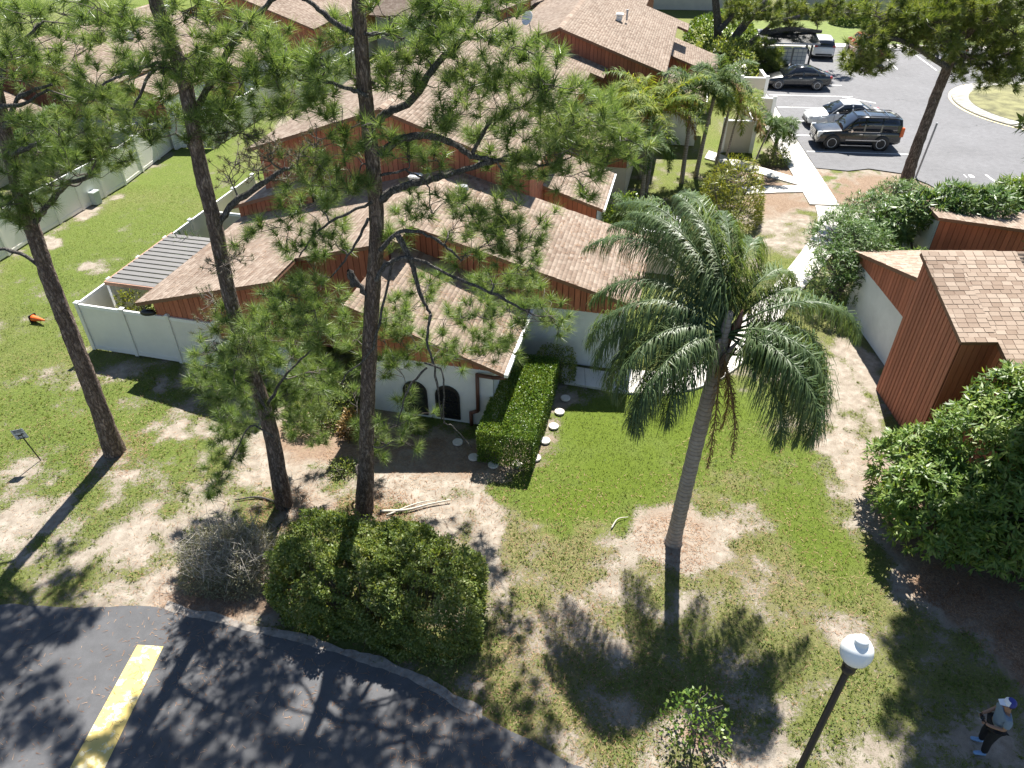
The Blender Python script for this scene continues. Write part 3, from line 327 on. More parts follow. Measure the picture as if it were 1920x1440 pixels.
BLOBS = [(2.95, 15.63, 2.6, 1.7, 'lush', 1), (1.79, 14.55, 1.6, 1.0, 'lush', 1), (4.83, 17.55, 2.2, 1.6, 'lush', 1), (6.39, 18.61, 1.6, 1.3, 'lush', 1), (2.66, 17.55, 1.6, 1.3, 'lush', 1), (1.17, 14.15, 1.0, 0.7, 'lush', 0.9), (0.61, 15.08, 0.5, 0.4, 'lush', 0.8), (7.58, 13.95, 1.1, 1.5, 'lush', 0.8), (8.35, 12.82, 0.9, 1.5, 'lush', 0.8), (7.33, 16.32, 1.2, 1.0, 'lush', 0.7), (8.56, 15.19, 1.0, 1.2, 'lush', 0.6), (4.27, 13.19, 1.25, 0.95, 'dirt', 1.15), (4.7, 13.37, 1.6, 1.1, 'dirt', 0.8), (3.52, 14.15, 0.9, 0.6, 'dirt', 0.5), (2.68, 13.19, 0.7, 0.3, 'sand', 0.5), (-2.41, 14.76, 1.3, 0.8, 'sand', 1.1), (-3.52, 15.19, 1.2, 0.6, 'sand', 0.9), (-1.31, 13.95, 0.9, 0.7, 'sand', 0.9), (-0.84, 12.82, 0.45, 0.6, 'sand', 1.2), (-0.45, 11.15, 0.3, 0.8, 'sand', 1.2), (-0.94, 9.11, 0.35, 0.3, 'sand', 1), (-5.03, 14.35, 0.7, 0.6, 'dirt', 0.9), (-5.83, 13.95, 0.7, 0.5, 'dirt', 0.9), (-3.89, 13.66, 0.9, 0.35, 'dirt', 1.1), (0.0, 13.19, 1.0, 0.8, 'dry', 0.8), (0.31, 15.41, 0.8, 0.6, 'dirt', 0.7), (0.0, 13.95, 0.6, 0.5, 'dirt', 0.6), (2.61, 11.31, 0.6, 0.35, 'sand', 0.9), (2.43, 12.13, 0.35, 0.3, 'sand', 0.8), (5.44, 11.15, 0.5, 0.35, 'sand', 0.7), (4.31, 10.7, 0.5, 0.3, 'sand', 0.7), (6.54, 12.3, 0.35, 0.3, 'sand', 0.7), (7.7, 12.13, 0.3, 0.4, 'sand', 0.7), (8.07, 15.85, 0.55, 0.45, 'sand', 1.1), (10.34, 18.07, 1.0, 1.0, 'sand', 1), (10.24, 20.37, 1.2, 1.6, 'sand', 0.7), (10.29, 16.55, 0.8, 1.0, 'sand', 0.9), (12.07, 20.37, 0.5, 1.6, 'dirt', 0.8), (12.11, 21.99, 1.0, 1.4, 'dirt', 0.9), (11.32, 17.55, 0.3, 2.5, 'sand', 0.9), (9.91, 13.95, 0.3, 1.1, 'sand', 1.2), (9.86, 11.79, 0.5, 0.3, 'sand', 1), (11.47, 10.55, 1.0, 0.6, 'mulch', 1.3), (11.43, 9.56, 0.6, 0.6, 'mulch', 1.2), (11.06, 11.79, 1.2, 0.8, 'mulch', 1.2), (11.6, 14.15, 1.6, 2.0, 'mulch', 1.3), (12.72, 13.19, 1.6, 2.4, 'mulch', 1.3), (5.05, 7.35, 1.0, 0.35, 'dirt', 0.9), (5.07, 8.67, 0.7, 0.6, 'dirt', 0.5), (3.73, 7.73, 0.6, 0.4, 'mulch', 0.8), (7.42, 8.19, 0.5, 0.25, 'sand', 0.5), (7.98, 9.04, 0.35, 0.25, 'sand', 0.4), (-10.28, 17.42, 1.0, 0.5, 'sand', 1.1), (-11.54, 16.08, 1.2, 0.9, 'dirt', 1.1), (-14.11, 15.85, 1.5, 0.5, 'sand', 0.9), (-13.46, 16.8, 1.3, 0.35, 'sand', 0.9), (-9.61, 13.19, 1.2, 0.5, 'sand', 0.7), (-12.43, 14.35, 1.0, 0.5, 'sand', 0.7), (-13.34, 13.56, 0.9, 0.5, 'sand', 0.8), (-9.48, 14.76, 0.8, 0.5, 'sand', 0.7), (-10.5, 12.64, 1.0, 0.4, 'sand', 0.6), (-8.45, 13.95, 0.7, 0.5, 'sand', 0.6), (-8.73, 11.63, 1.0, 0.4, 'dirt', 1.0), (-7.2, 11.0, 1.5, 0.35, 'mulch', 1.1), (-8.31, 12.3, 0.9, 0.5, 'dirt', 0.7), (-6.09, 10.7, 1.2, 0.5, 'dirt', 1.1), (-6.73, 15.19, 0.9, 0.5, 'dirt', 0.9), (-8.43, 16.8, 0.9, 0.8, 'sand', 0.6), (-12.8, 20.37, 3.0, 0.7, 'dirt', 1.0), (-9.67, 18.61, 2.2, 1.2, 'dirt', 1.0), (-6.38, 16.32, 2.2, 1.2, 'dirt', 1.2), (-3.19, 16.32, 2.2, 0.9, 'dirt', 1.2), (-1.59, 16.32, 2.0, 0.9, 'dirt', 1.3), (0.0, 16.32, 1.4, 0.8, 'dirt', 1.3), (1.34, 17.81, 0.55, 1.6, 'dirt', 1.3), (-5.16, 17.55, 2, 1.2, 'mulch', 1.1), (2.1, 19.03, 0.9, 0.5, 'dirt', 0.9), (-17.84, 28.55, 1.3, 0.45, 'sand', 0.55), (-18.42, 28.07, 0.8, 0.3, 'sand', 0.6), (-17.65, 31.73, 1.0, 0.5, 'sand', 0.5), (-18.14, 23.99, 0.5, 0.3, 'sand', 0.7), (-16.66, 20.06, 0.5, 0.3, 'dirt', 0.5), (-15.19, 21.99, 0.5, 0.4, 'sand', 0.7), (-16.88, 32.31, 0.7, 0.7, 'sand', 0.5), (-14.18, 22.34, 0.5, 0.3, 'dirt', 0.4), (-20.91, 32.31, 0.8, 3.0, 'dirt', 0.7), (-20.54, 35.47, 0.6, 2.5, 'dirt', 0.7), (-20.83, 30.62, 0.8, 1.2, 'dirt', 0.6), (-20.15, 40.73, 0.6, 2.5, 'dirt', 0.7), (-20.93, 30.35, 0.7, 0.4, 'sand', 1), (-21.24, 29.56, 1.5, 0.5, 'dirt', 0.5), (19.62, 37.22, 2.5, 1.4, 'mulch', 0.9), (17.29, 35.47, 2.0, 1.5, 'mulch', 0.9), (19.99, 35.47, 2.2, 1.2, 'mulch', 1), (19.65, 38.72, 1.6, 0.6, 'dry', 0.7), (13.47, 33.52, 2.2, 3.5, 'sand', 0.6), (12.97, 35.47, 2.5, 2.0, 'mulch', 0.9), (14.27, 39.11, 2.5, 1.6, 'mulch', 0.8), (15.64, 40.73, 0.8, 2.5, 'mulch', 0.8), (12.68, 31.73, 2, 2.5, 'dirt', 0.7), (31.65, 49.55, 1.0, 2, 'dry', 1), (34.72, 51.93, 2, 2, 'sand', 0.5), (10.19, 7.51, 1, 1, 'mulch', 0.3), (-13.56, 47.34, 2, 4, 'sand', 0.5), (-15.47, 49.55, 1.2, 3, 'sand', 0.8)]
# ================================================================== GROUND
def axis(lo, hi, d, far_lo, far_hi):
    a = list(np.arange(lo, hi + 1e-6, d)); s = d
    x = lo; pre = []
    while x > far_lo: s *= 1.35; x -= s; pre.append(x)
    s = d; x = hi; post = []
    while x < far_hi: s *= 1.35; x += s; post.append(x)
    return np.array(pre[::-1] + a + post)
ROAD_EDGE = [(-60, 12.6), (-30, 11.6), (-18, 11.1), (-12.31, 10.95), (-10.6, 10.85), (-8.97, 10.9), (-7.06, 10.5), (-4.91, 9.92), (-3.12, 9.36), (-2.24, 9.02), (-1.26, 8.5), (0.0, 7.84), (.96, 7.3), (1.48, 7.05), (3.2, 6.1), (6, 4.2), (10, 1.0), (16, -4)]
def cover(x, y):
    """grass amount, dryness, brown amount, lush amount on bare ground coordinates"""
    g = .86 + .9 * (vnoise(x, y, .35, 1, 4) - .5) + .5 * (vnoise(x, y, 1.6, 2, 3) - .5)
    dry = .35 + 1.1 * (vnoise(x, y, .22, 3, 3) - .5)
    left = 1 / (1 + np.exp((x + 9 - .4 * (y - 16)) / .8))     # greener lawn on the left
    g = g + .25 * left * (y > 13); dry = dry - .25 * left
    right = 1 / (1 + np.exp(-(x + 1) / .8)) * (y < 16); g = g - .2 * right; dry = dry + .36 * right
    front = (x < -6) * (y < 15.6) * (y > 9); g = g - .26 * front
    g = g - .35 * np.clip((vnoise(x, y, .16, 14, 2) - .5) * 2, 0, 1) * left; dry = dry + .5 * (vnoise(x, y, .3, 15, 3) - .5) * left
    brown = .25 * vnoise(x, y, .5, 4, 3); lush = np.zeros_like(x)
    mid = 1.35 * (vnoise(x, y, 1.7, 9, 3) - .5) + .35 * (vnoise(x, y, .8, 10, 2) - .5); g = g + mid
    wx = x + .55 * (vnoise(x, y, .9, 6, 3) - .5) * 2; wy = y + .55 * (vnoise(x, y, .9, 7, 3) - .5) * 2
    rough = vnoise(x, y, 2.2, 8, 3) - .5
    for bx, by, rx, ry, k, s in BLOBS:
        near = (np.abs(x - bx) < rx * 2.3 + 1) & (np.abs(y - by) < ry * 2.3 + 1)
        if not near.any(): continue
        d = np.sqrt(((wx[near] - bx) / rx) ** 2 + ((wy[near] - by) / ry) ** 2)
        f = np.clip((1.55 - d + 1.1 * rough[near]) * .85, 0, 1) * s * (.64 if k in ('sand', 'dirt') else 1)
        if k == 'lush': g[near] += f * .9; dry[near] -= f * .9; lush[near] = np.maximum(lush[near], f)
        elif k == 'dry': dry[near] += f * .6; g[near] -= f * .15
        elif k == 'sand': g[near] -= f * .95; brown[near] -= f * .25
        elif k == 'dirt': g[near] -= f * .95; brown[near] += f * .3
        elif k == 'mulch': g[near] -= f * 1.2; brown[near] += f * .8
    for bx, by, rx, ry, k, s in BLOBS:      # lush lawn keeps its edge
        if k == 'lush':
            near = (np.abs(x - bx) < rx * 2) & (np.abs(y - by) < ry * 2)
            if near.any():
                d = np.sqrt(((wx[near] - bx) / rx) ** 2 + ((wy[near] - by) / ry) ** 2); f = np.clip(1.3 - d, 0, 1) * s
                g[near] = np.maximum(g[near], f * 1.05)
    # brownish ring of dirt round the palm
    d = np.hypot(x - 4.25, (y - 12.95)); g = g - .35 * np.clip(1.3 - d, 0, 1); brown = brown + .12 * np.exp(-((d - .95 - .2 * (vnoise(x, y, 1.2, 12, 2) - .5)) / .09) ** 2)
    return np.clip(g, 0, 1), np.clip(dry, 0, 1), np.clip(brown, 0, 1), np.clip(lush, 0, 1)
def m_ground():
    m, t, b = nmat('lawn soil and sand'); pos = geopos(t)
    a = nd(t, 'ShaderNodeAttribute', attribute_name='cov'); sp = nd(t, 'ShaderNodeSeparateColor'); t.links.new(a.outputs['Color'], sp.inputs[0])
    g, dry, brown = sp.outputs[0], sp.outputs[1], sp.outputs[2]; lush = a.outputs['Alpha']
    n1 = noise(t, 14, 6, .7, pos); n2 = noise(t, 60, 4, .7, pos); n3 = noise(t, 3.5, 5, .65, pos); n4 = noise(t, 220, 2, .7, pos)
    sand = ramp(t, n3, [(.25, (.19, .158, .125)), (.5, (.29, .25, .205)), (.8, (.45, .41, .355))])
    dirt = ramp(t, n1, [(.25, (.14, .095, .068)), (.55, (.25, .18, .13)), (.8, (.36, .28, .21))])
    soil = mixc(t, ramp(t, brown, [(.3, (0, 0, 0)), (.75, (1, 1, 1))]), sand, dirt)
    soil = mixc(t, 1, soil, ramp(t, n2, [(.25, (.72, .72, .72)), (.75, (1.22, 1.22, 1.22))]), 'MULTIPLY')
    gg = ramp(t, n1, [(.2, (.07, .105, .02)), (.5, (.125, .168, .036)), (.8, (.19, .225, .065))])
    gd = ramp(t, n1, [(.2, (.115, .105, .042)), (.5, (.20, .18, .082)), (.8, (.31, .27, .15))])
    gl = ramp(t, n1, [(.2, (.07, .112, .014)), (.5, (.112, .158, .022)), (.8, (.155, .20, .035))])
    gr = mixc(t, mth(t, 'ADD', dry, mth(t, 'MULTIPLY_ADD', n3, .9, -.45), clamp=True), gg, gd); gr = mixc(t, lush, gr, gl)
    gr = mixc(t, 1, gr, ramp(t, n4, [(.2, (.45, .45, .45)), (.8, (1.45, 1.45, 1.45))]), 'MULTIPLY')
    f = mth(t, 'ADD', g, mth(t, 'MULTIPLY_ADD', n1, 1.8, -.9)); f = mth(t, 'ADD', f, mth(t, 'MULTIPLY_ADD', n2, 1.6, -.8)); f = mth(t, 'ADD', f, mth(t, 'MULTIPLY_ADD', n3, .7, -.35))
    f = mth(t, 'MULTIPLY_ADD', f, 2.8, -.95, clamp=True)
    c = mixc(t, f, soil, gr); t.links.new(c, b.inputs[0]); b.inputs['Roughness'].default_value = .95; b.inputs['Specular IOR Level'].default_value = .1
    h = mth(t, 'ADD', mth(t, 'MULTIPLY', n4, mth(t, 'MULTIPLY_ADD', f, .8, .2)), mth(t, 'MULTIPLY', n2, .6)); bump(t, b, h, .8, .03); return m
M['ground'] = m_ground()
gx = axis(-26, 24, .13, -900, 900); gy = axis(4, 40, .13, -60, 1500)
X, Y = np.meshgrid(gx, gy); g, dr, br, lu = cover(X, Y)
Z = .05 * (vnoise(X, Y, .25, 20, 3) - .5) + .018 * (vnoise(X, Y, 2.5, 21, 2) - .5); Z = Z - .035
nx, ny = len(gx), len(gy); idx = np.arange(nx * ny).reshape(ny, nx)
F = np.stack([idx[:-1, :-1], idx[:-1, 1:], idx[1:, 1:], idx[1:, :-1]], -1).reshape(-1, 4)
ground = fast('ground', np.stack([X, Y, Z], -1), F, M['ground'], smooth=True); tag(ground, kind='structure')
ca = ground.data.color_attributes.new('cov', 'FLOAT_COLOR', 'POINT')
ca.data.foreach_set('color', np.stack([g, dr, br, lu], -1).astype(np.float32).ravel())

def ngon(name, pts, z, m, parent=None, thick=0, kind='structure'):
    mb = MB(); n = len(pts)
    if thick:
        mb.add([(x, y, z) for x, y in pts] + [(x, y, z - thick) for x, y in pts], [tuple(range(n))] + [(i + n, (i + 1) % n + n, (i + 1) % n, i) for i in range(n)])
    else: mb.add([(x, y, z) for x, y in pts], [tuple(range(n))])
    o = mb.build(name, m, parent)
    bm = bmesh.new(); bm.from_mesh(o.data); bmesh.ops.triangulate(bm, faces=[f for f in bm.faces if len(f.verts) > 4]); bmesh.ops.recalc_face_normals(bm, faces=bm.faces)
    if not thick:
        for f in bm.faces:
            if f.normal.z < 0: f.normal_flip()
    bm.to_mesh(o.data); bm.free()
    if parent is None and kind: tag(o, kind=kind)
    return o
# road in the foreground, with a ragged grown-over edge
re = spline(np.array(ROAD_EDGE), 14); re[:, 1] += .07 * (vnoise(re[:, 0], re[:, 1], 2.5, 40, 3) - .5) * 2
ngon('road', [tuple(p) for p in re] + [(16, -30), (-60, -30)], .012, M['asphalt'])
# broken concrete edge strip between road and planting
strip = [(x, y) for x, y in re if -8.4 < x < -.6]
sx_ = np.array([p[0] for p in strip]); jag = vnoise(sx_, sx_ * 0 + 3, 1.1, 61, 4); jag2 = vnoise(sx_, sx_ * 0 + 9, 1.3, 62, 4)
ngon('road_edge_strip', [(x, y - .02 - .3 * max(0, q - .42)) for (x, y), q in zip(strip, jag)] + [(x, y + .05 + .3 * q) for (x, y), q in zip(strip[::-1], jag2[::-1])], .017, plain('dusty road edge', (.24, .215, .19), .9, .4, 6, .4, 50))
yb = ngon('yellow_road_marking', [(-8.56, 9.84), (-7.95, 9.80), (-8.10, 6.75), (-8.80, 6.78)], .018, M['yellow'])
# parking lot (rotated 5 degrees)
PA = R(-5.0)
def PK(x, y):   # lot coordinates: origin at the kerb corner by the large dark car
    return 17.0 + x * math.cos(PA) - y * math.sin(PA), 42.1 + x * math.sin(PA) + y * math.cos(PA)
lot = [PK(-.05, -2.6), PK(1.6, -2.9), (19.6, 39.4), (21.1, 38.7), (21.87, 37.2), (22.35, 35.3), (22.6, 33.2), (25, 31.5), (60, 27), (75, 66), PK(40, 26.2), PK(5.6, 26.2), PK(5.2, 24.4), PK(.3, 24.4), PK(-.05, 12)]
ngon('parking_lot', lot, .012, M['lot'])
ln = bpy.data.objects
def line(name, a, b, w=.11, z=.018, m='linewhite'):
    a, b = np.array(a), np.array(b); d = (b - a) / np.linalg.norm(b - a); n = np.array([-d[1], d[0]]) * w / 2
    return ngon(name, [tuple(a - n), tuple(b - n), tuple(b + n), tuple(a + n)], z, M[m])
for k in range(6):
    line('parking_line', PK(.05, k * 2.85), PK(5.75, k * 2.85))
line('parking_line', PK(5.0, 2.85 * 4 - .1), PK(6.9, 2.85 * 4 - 1.4))
for a, b in (((25.55, 38.5), (25.5, 34.5)), ((28.4, 38.3), (28.4, 34.2)), ((33.45, 66.2), (32.8, 60.0)), ((30.6, 65.0), (29.9, 60.3)), ((36.6, 65.6), (36.0, 59.6)), ((27.5, 65.6), (27.0, 61))): line('parking_line', a, b)
t1 = text_mesh('stall_number', '18', .62, M['linewhite'], None, (24.5, 38.25, .02), (0, 0, R(-7))); tag(t1, kind='structure')
t1 = text_mesh('stall_number', '17', .62, M['linewhite'], None, (26.9, 37.85, .02), (0, 0, R(-7))); tag(t1, kind='structure')
t1 = text_mesh('stall_number', '25', .62, M['linewhite'], None, (*PK(6.4, 7.2), .02), (0, 0, R(85))); tag(t1, kind='structure')
# round planted island with painted kerb segments
isl_c = (36.4, 50.4); 
def arc(c, r, a0, a1, n): return [(c[0] + r * math.cos(R(a)), c[1] + r * math.sin(R(a))) for a in np.linspace(a0, a1, n)]
M['kerb'] = plain('weathered kerb concrete', (.33, .32, .29), .9, .2, 2)
kerb_o = ngon('island_kerb', arc(isl_c, 6.35, 0, 352, 60), .09, M['kerb'], thick=.12)
for k in range(34):
    a0 = 150 + k * 3.6
    q = arc(isl_c, 6.32, a0 + .35, a0 + 3.25, 3) + arc(isl_c, 5.35, a0 + 3.25, a0 + .35, 3)
    ngon('brick', q, .105, M['kerb'], kerb_o, thick=.012)
kb = arc(isl_c, 6.55, 120, 300, 60) + arc(isl_c, 6.36, 300, 120, 60)
ngon('kerb_line', kb, .025, M['curbyellow'])
ngon('island_bed', arc(isl_c, 5.3, 0, 352, 60), .11, plain('dry island grass', (.16, .155, .07), .95, .6, .9, .6, 40), thick=.05)
# sidewalks: straight run of slabs by the lot, then the curve to the front house
def slabs(name, L, Rr, z=.035, thick=.09, step=1):
    """separate concrete slabs between two edge polylines"""
    root = empty(name, (*L[0], 0)); tag(root, kind='structure')
    for i in range(0, len(L) - 1, step):
        j = min(i + step, len(L) - 1)
        q = np.array([L[i], L[j], Rr[j], Rr[i]], float); c = q.mean(0); d = c - q; q = q + d / (np.linalg.norm(d, axis=1)[:, None] + 1e-6) * .009
        p = ngon('slab', [tuple(x - np.array(L[0])) for x in q], z + random.uniform(-.004, .004), M['concrete'], root, thick)
    return root
n = 20
L1 = [PK(-1.55, 22.5 - 30.2 * i / n) for i in range(n + 1)]; R1 = [PK(-.1, 22.5 - 30.2 * i / n) for i in range(n + 1)]
slabs('sidewalk', L1, R1)
Lc = spline(np.array([(15.0, 34.4), (14.4, 32.2), (12.67, 29.3), (10.86, 26.68), (9.4, 24.75), (7.9, 22.75), (6.45, 21.15), (4.95, 20.45), (3.55, 20.75)]), 2)
Rc = spline(np.array([(16.4, 34.2), (15.66, 31.7), (13.9, 29.0), (11.7, 26.0), (10.2, 23.8), (8.6, 21.66), (7.03, 19.95), (5.1, 19.2), (3.3, 19.33)]), 2)
slabs('sidewalk', Lc, Rc)
slabs('front_step_slab', [(1.72, 20.85), (2.5, 20.62), (3.45, 20.35)], [(1.68, 19.82), (2.45, 19.6), (3.26, 19.36)], .05)
slabs('garden_path', [(11.4, 42.2), (13.0, 40.4), (14.3, 39.0), (15.35, 37.95)], [(10.9, 41.0), (12.4, 39.6), (13.8, 38.2), (15.0, 37.05)], .03)
slabs('garden_path', [(11.9, 36.75), (13.6, 36.95), (15.25, 37.0)], [(11.9, 35.85), (13.6, 36.05), (15.25, 36.15)], .028)
slabs('cross_walk', [(16.6, 33.6), (18.0, 33.15), (19.4, 32.8), (24, 31.4)], [(16.0, 32.3), (17.6, 31.95), (19.1, 31.6), (23.7, 30.2)], .03)
slabs('far_sidewalk', [PK(-2 + i * 4, 27.7) for i in range(12)], [PK(-2 + i * 4, 26.3) for i in range(12)], .035)
ngon('far_lawn', [PK(-2, 37), PK(-2, 27.8), PK(46, 27.8), PK(46, 37)], -.004 + .01, plain('bright far lawn', (.125, .165, .035), .95, .25, 2, .5, 30))
# small pale plinth by the far fence
# grass blades, only where there is lawn
NB = 270000
px = rng.uniform(-24, 15, NB); py = 5.2 + 32 * rng.random(NB) ** 1.7
gg, dd, bb, ll = cover(px, py)
re_y = np.interp(px, [p[0] for p in re], [p[1] for p in re])
keep = (rng.random(NB) < np.clip(gg * 1.25 - .3, 0, 1)) & (py > re_y + .06) & (np.abs(px) < (py * .80 + 8) * .72 + 1)
def nearpoly(L, Rr):
    """True where a blade stands on paving"""
    out = np.zeros(NB, bool)
    for i in range(len(L) - 1):
        q = [L[i], L[i + 1], Rr[i + 1], Rr[i]]; sgn = []
        for k in range(4):
            ax, ay = q[k]; bx, by = q[(k + 1) % 4]; sgn.append((bx - ax) * (py - ay) - (by - ay) * (px - ax) > 0)
        out |= (sgn[0] & sgn[1] & sgn[2] & sgn[3]) | (~sgn[0] & ~sgn[1] & ~sgn[2] & ~sgn[3])
    return out
keep &= ~nearpoly(Lc, Rc) & ~nearpoly(L1, R1)
def blades(sel, hmul, name, mat_, label):
    x, y = px[sel], py[sel]; n = len(x)
    zz = .05 * (vnoise(x, y, .25, 20, 3) - .5) + .018 * (vnoise(x, y, 2.5, 21, 2) - .5) - .04
    a = rng.uniform(0, 2 * math.pi, n); h = rng.uniform(.03, .075, n) * hmul; wd = rng.uniform(.007, .013, n); ln_ = rng.uniform(.02, .09, n)
    b0 = np.stack([x, y, zz], 1); s = np.stack([np.cos(a), np.sin(a), 0 * a], 1) * wd[:, None]
    tip = b0 + np.stack([np.cos(a + 1.6) * ln_, np.sin(a + 1.6) * ln_, h], 1)
    V = np.stack([b0 - s, b0 + s, tip], 1).reshape(-1, 3)
    o = fast(name, V, np.arange(len(V)).reshape(-1, 3), mat_); tag(o, label, 'grass', kind='stuff')
blades(keep & (ll < .35), 1, 'lawn_grass', M['grass'], 'sparse dry lawn grass growing between patches of bare sand')
blades(keep & (ll >= .35), 1.1, 'lush_grass', M['lushgrass'], 'lush bright green lawn between palm and hedge')
# fallen needles and mulch at the right and under the pines
def litter(n, spots, name, label):
    c = np.array([spots[i] for i in rng.integers(0, len(spots), n)]); a = rng.uniform(0, 6.28, n); r = np.sqrt(rng.random(n)) * c[:, 2]
    x, y = c[:, 0] + np.cos(a) * r, c[:, 1] + np.sin(a) * r
    t = rng.uniform(0, 6.28, n); L = rng.uniform(.05, .16, n); z = rng.uniform(-.03, .01, n) if 'road' not in name else np.full(n, .02)
    d = np.stack([np.cos(t), np.sin(t), rng.uniform(-.1, .25, n)], 1) * L[:, None]; s = np.stack([-np.sin(t), np.cos(t), 0 * t], 1) * .006
    b0 = np.stack([x, y, z], 1); V = np.stack([b0 - s, b0 + s, b0 + d], 1).reshape(-1, 3)
    tag(fast(name, V, np.arange(len(V)).reshape(-1, 3), M['litter']), label, 'litter', kind='stuff')
litter(9000, [(11.6, 10.6, 1.2), (12.2, 9.9, 1.0), (10.8, 11.4, .8), (12.5, 10.8, 1.5), (11.9, 9.0, .8)], 'leaf_litter', 'brown leaf litter and mulch below the broad leaved tree')
litter(5000, [(-11.9, 16.3, 1.1), (-6.4, 14.1, .9), (-4.1, 13.9, .9), (-7.5, 11.4, 1.2), (4.2, 12.9, 1.0), (-3.5, 13.9, 1)], 'fallen_needles', 'reddish fallen pine needles around the trunk bases')

# low broad leaved weeds in clumps
NW = 120000
wx_ = rng.uniform(-20, 11, NW); wy_ = 6 + 24 * rng.random(NW) ** 1.3; gw, dw, bw_, lw = cover(wx_, wy_)
cl_ = vnoise(wx_, wy_, 1.7, 9, 3); kp = (gw > .45) & (lw < .4) & (rng.random(NW) < np.clip((cl_ - .45) * 5, 0, 1)) & (wy_ > np.interp(wx_, [p[0] for p in re], [p[1] for p in re]) + .1)
wx_, wy_ = wx_[kp], wy_[kp]; n_ = len(wx_); C_ = np.stack([wx_, wy_, rng.uniform(-.03, .05, n_)], 1); D_ = unit(np.stack([rng.normal(size=n_), rng.normal(size=n_), rng.uniform(0, .8, n_)], 1)); N_ = unit(rng.normal(0, .35, (n_, 3)) + (0, 0, 1))
V_, F_ = kites(C_, D_, N_, rng.uniform(.03, .075, n_), rng.uniform(.02, .04, n_)); tag(fast('lawn_weeds', V_, F_, M['weed']), 'low broad leaved weeds clumped through the lawn', 'weeds', kind='stuff')

# taller grass tufts for relief
NT = 5200
tx_ = rng.uniform(-20, 12, NT); ty_ = 5.6 + 15 * rng.random(NT) ** 1.2; gt, dt_, bt_, lt = cover(tx_, ty_)
kp = (gt > .3) & (lt < .5) & (ty_ > np.interp(tx_, [p[0] for p in re], [p[1] for p in re]) + .1); tx_, ty_ = tx_[kp], ty_[kp]
V_, F_ = needles(np.stack([tx_, ty_, np.full(len(tx_), -.02)], 1), np.tile(np.array([[0, 0, 1.]]), (len(tx_), 1)), 16, .10, .012, 1.35); tag(fast('grass_tufts', V_, F_, M['grass']), 'taller uneven grass tufts scattered over the lawn', 'grass', kind='stuff')
litter(16000, [(-12, 14, 5), (-6, 13.5, 4), (-1, 13, 4), (4, 11, 4.5), (-3, 15, 3), (-14, 18, 5), (8, 14, 4), (2, 8, 3)], 'lawn_debris', 'scattered brown needles and twigs over the lawn')
litter(2200, [(-6, 9.6, 3), (-3, 8.4, 2.5), (-9, 9.5, 3), (-1, 7.6, 1.5)], 'road_debris', 'brown pine needles scattered along the road edge')
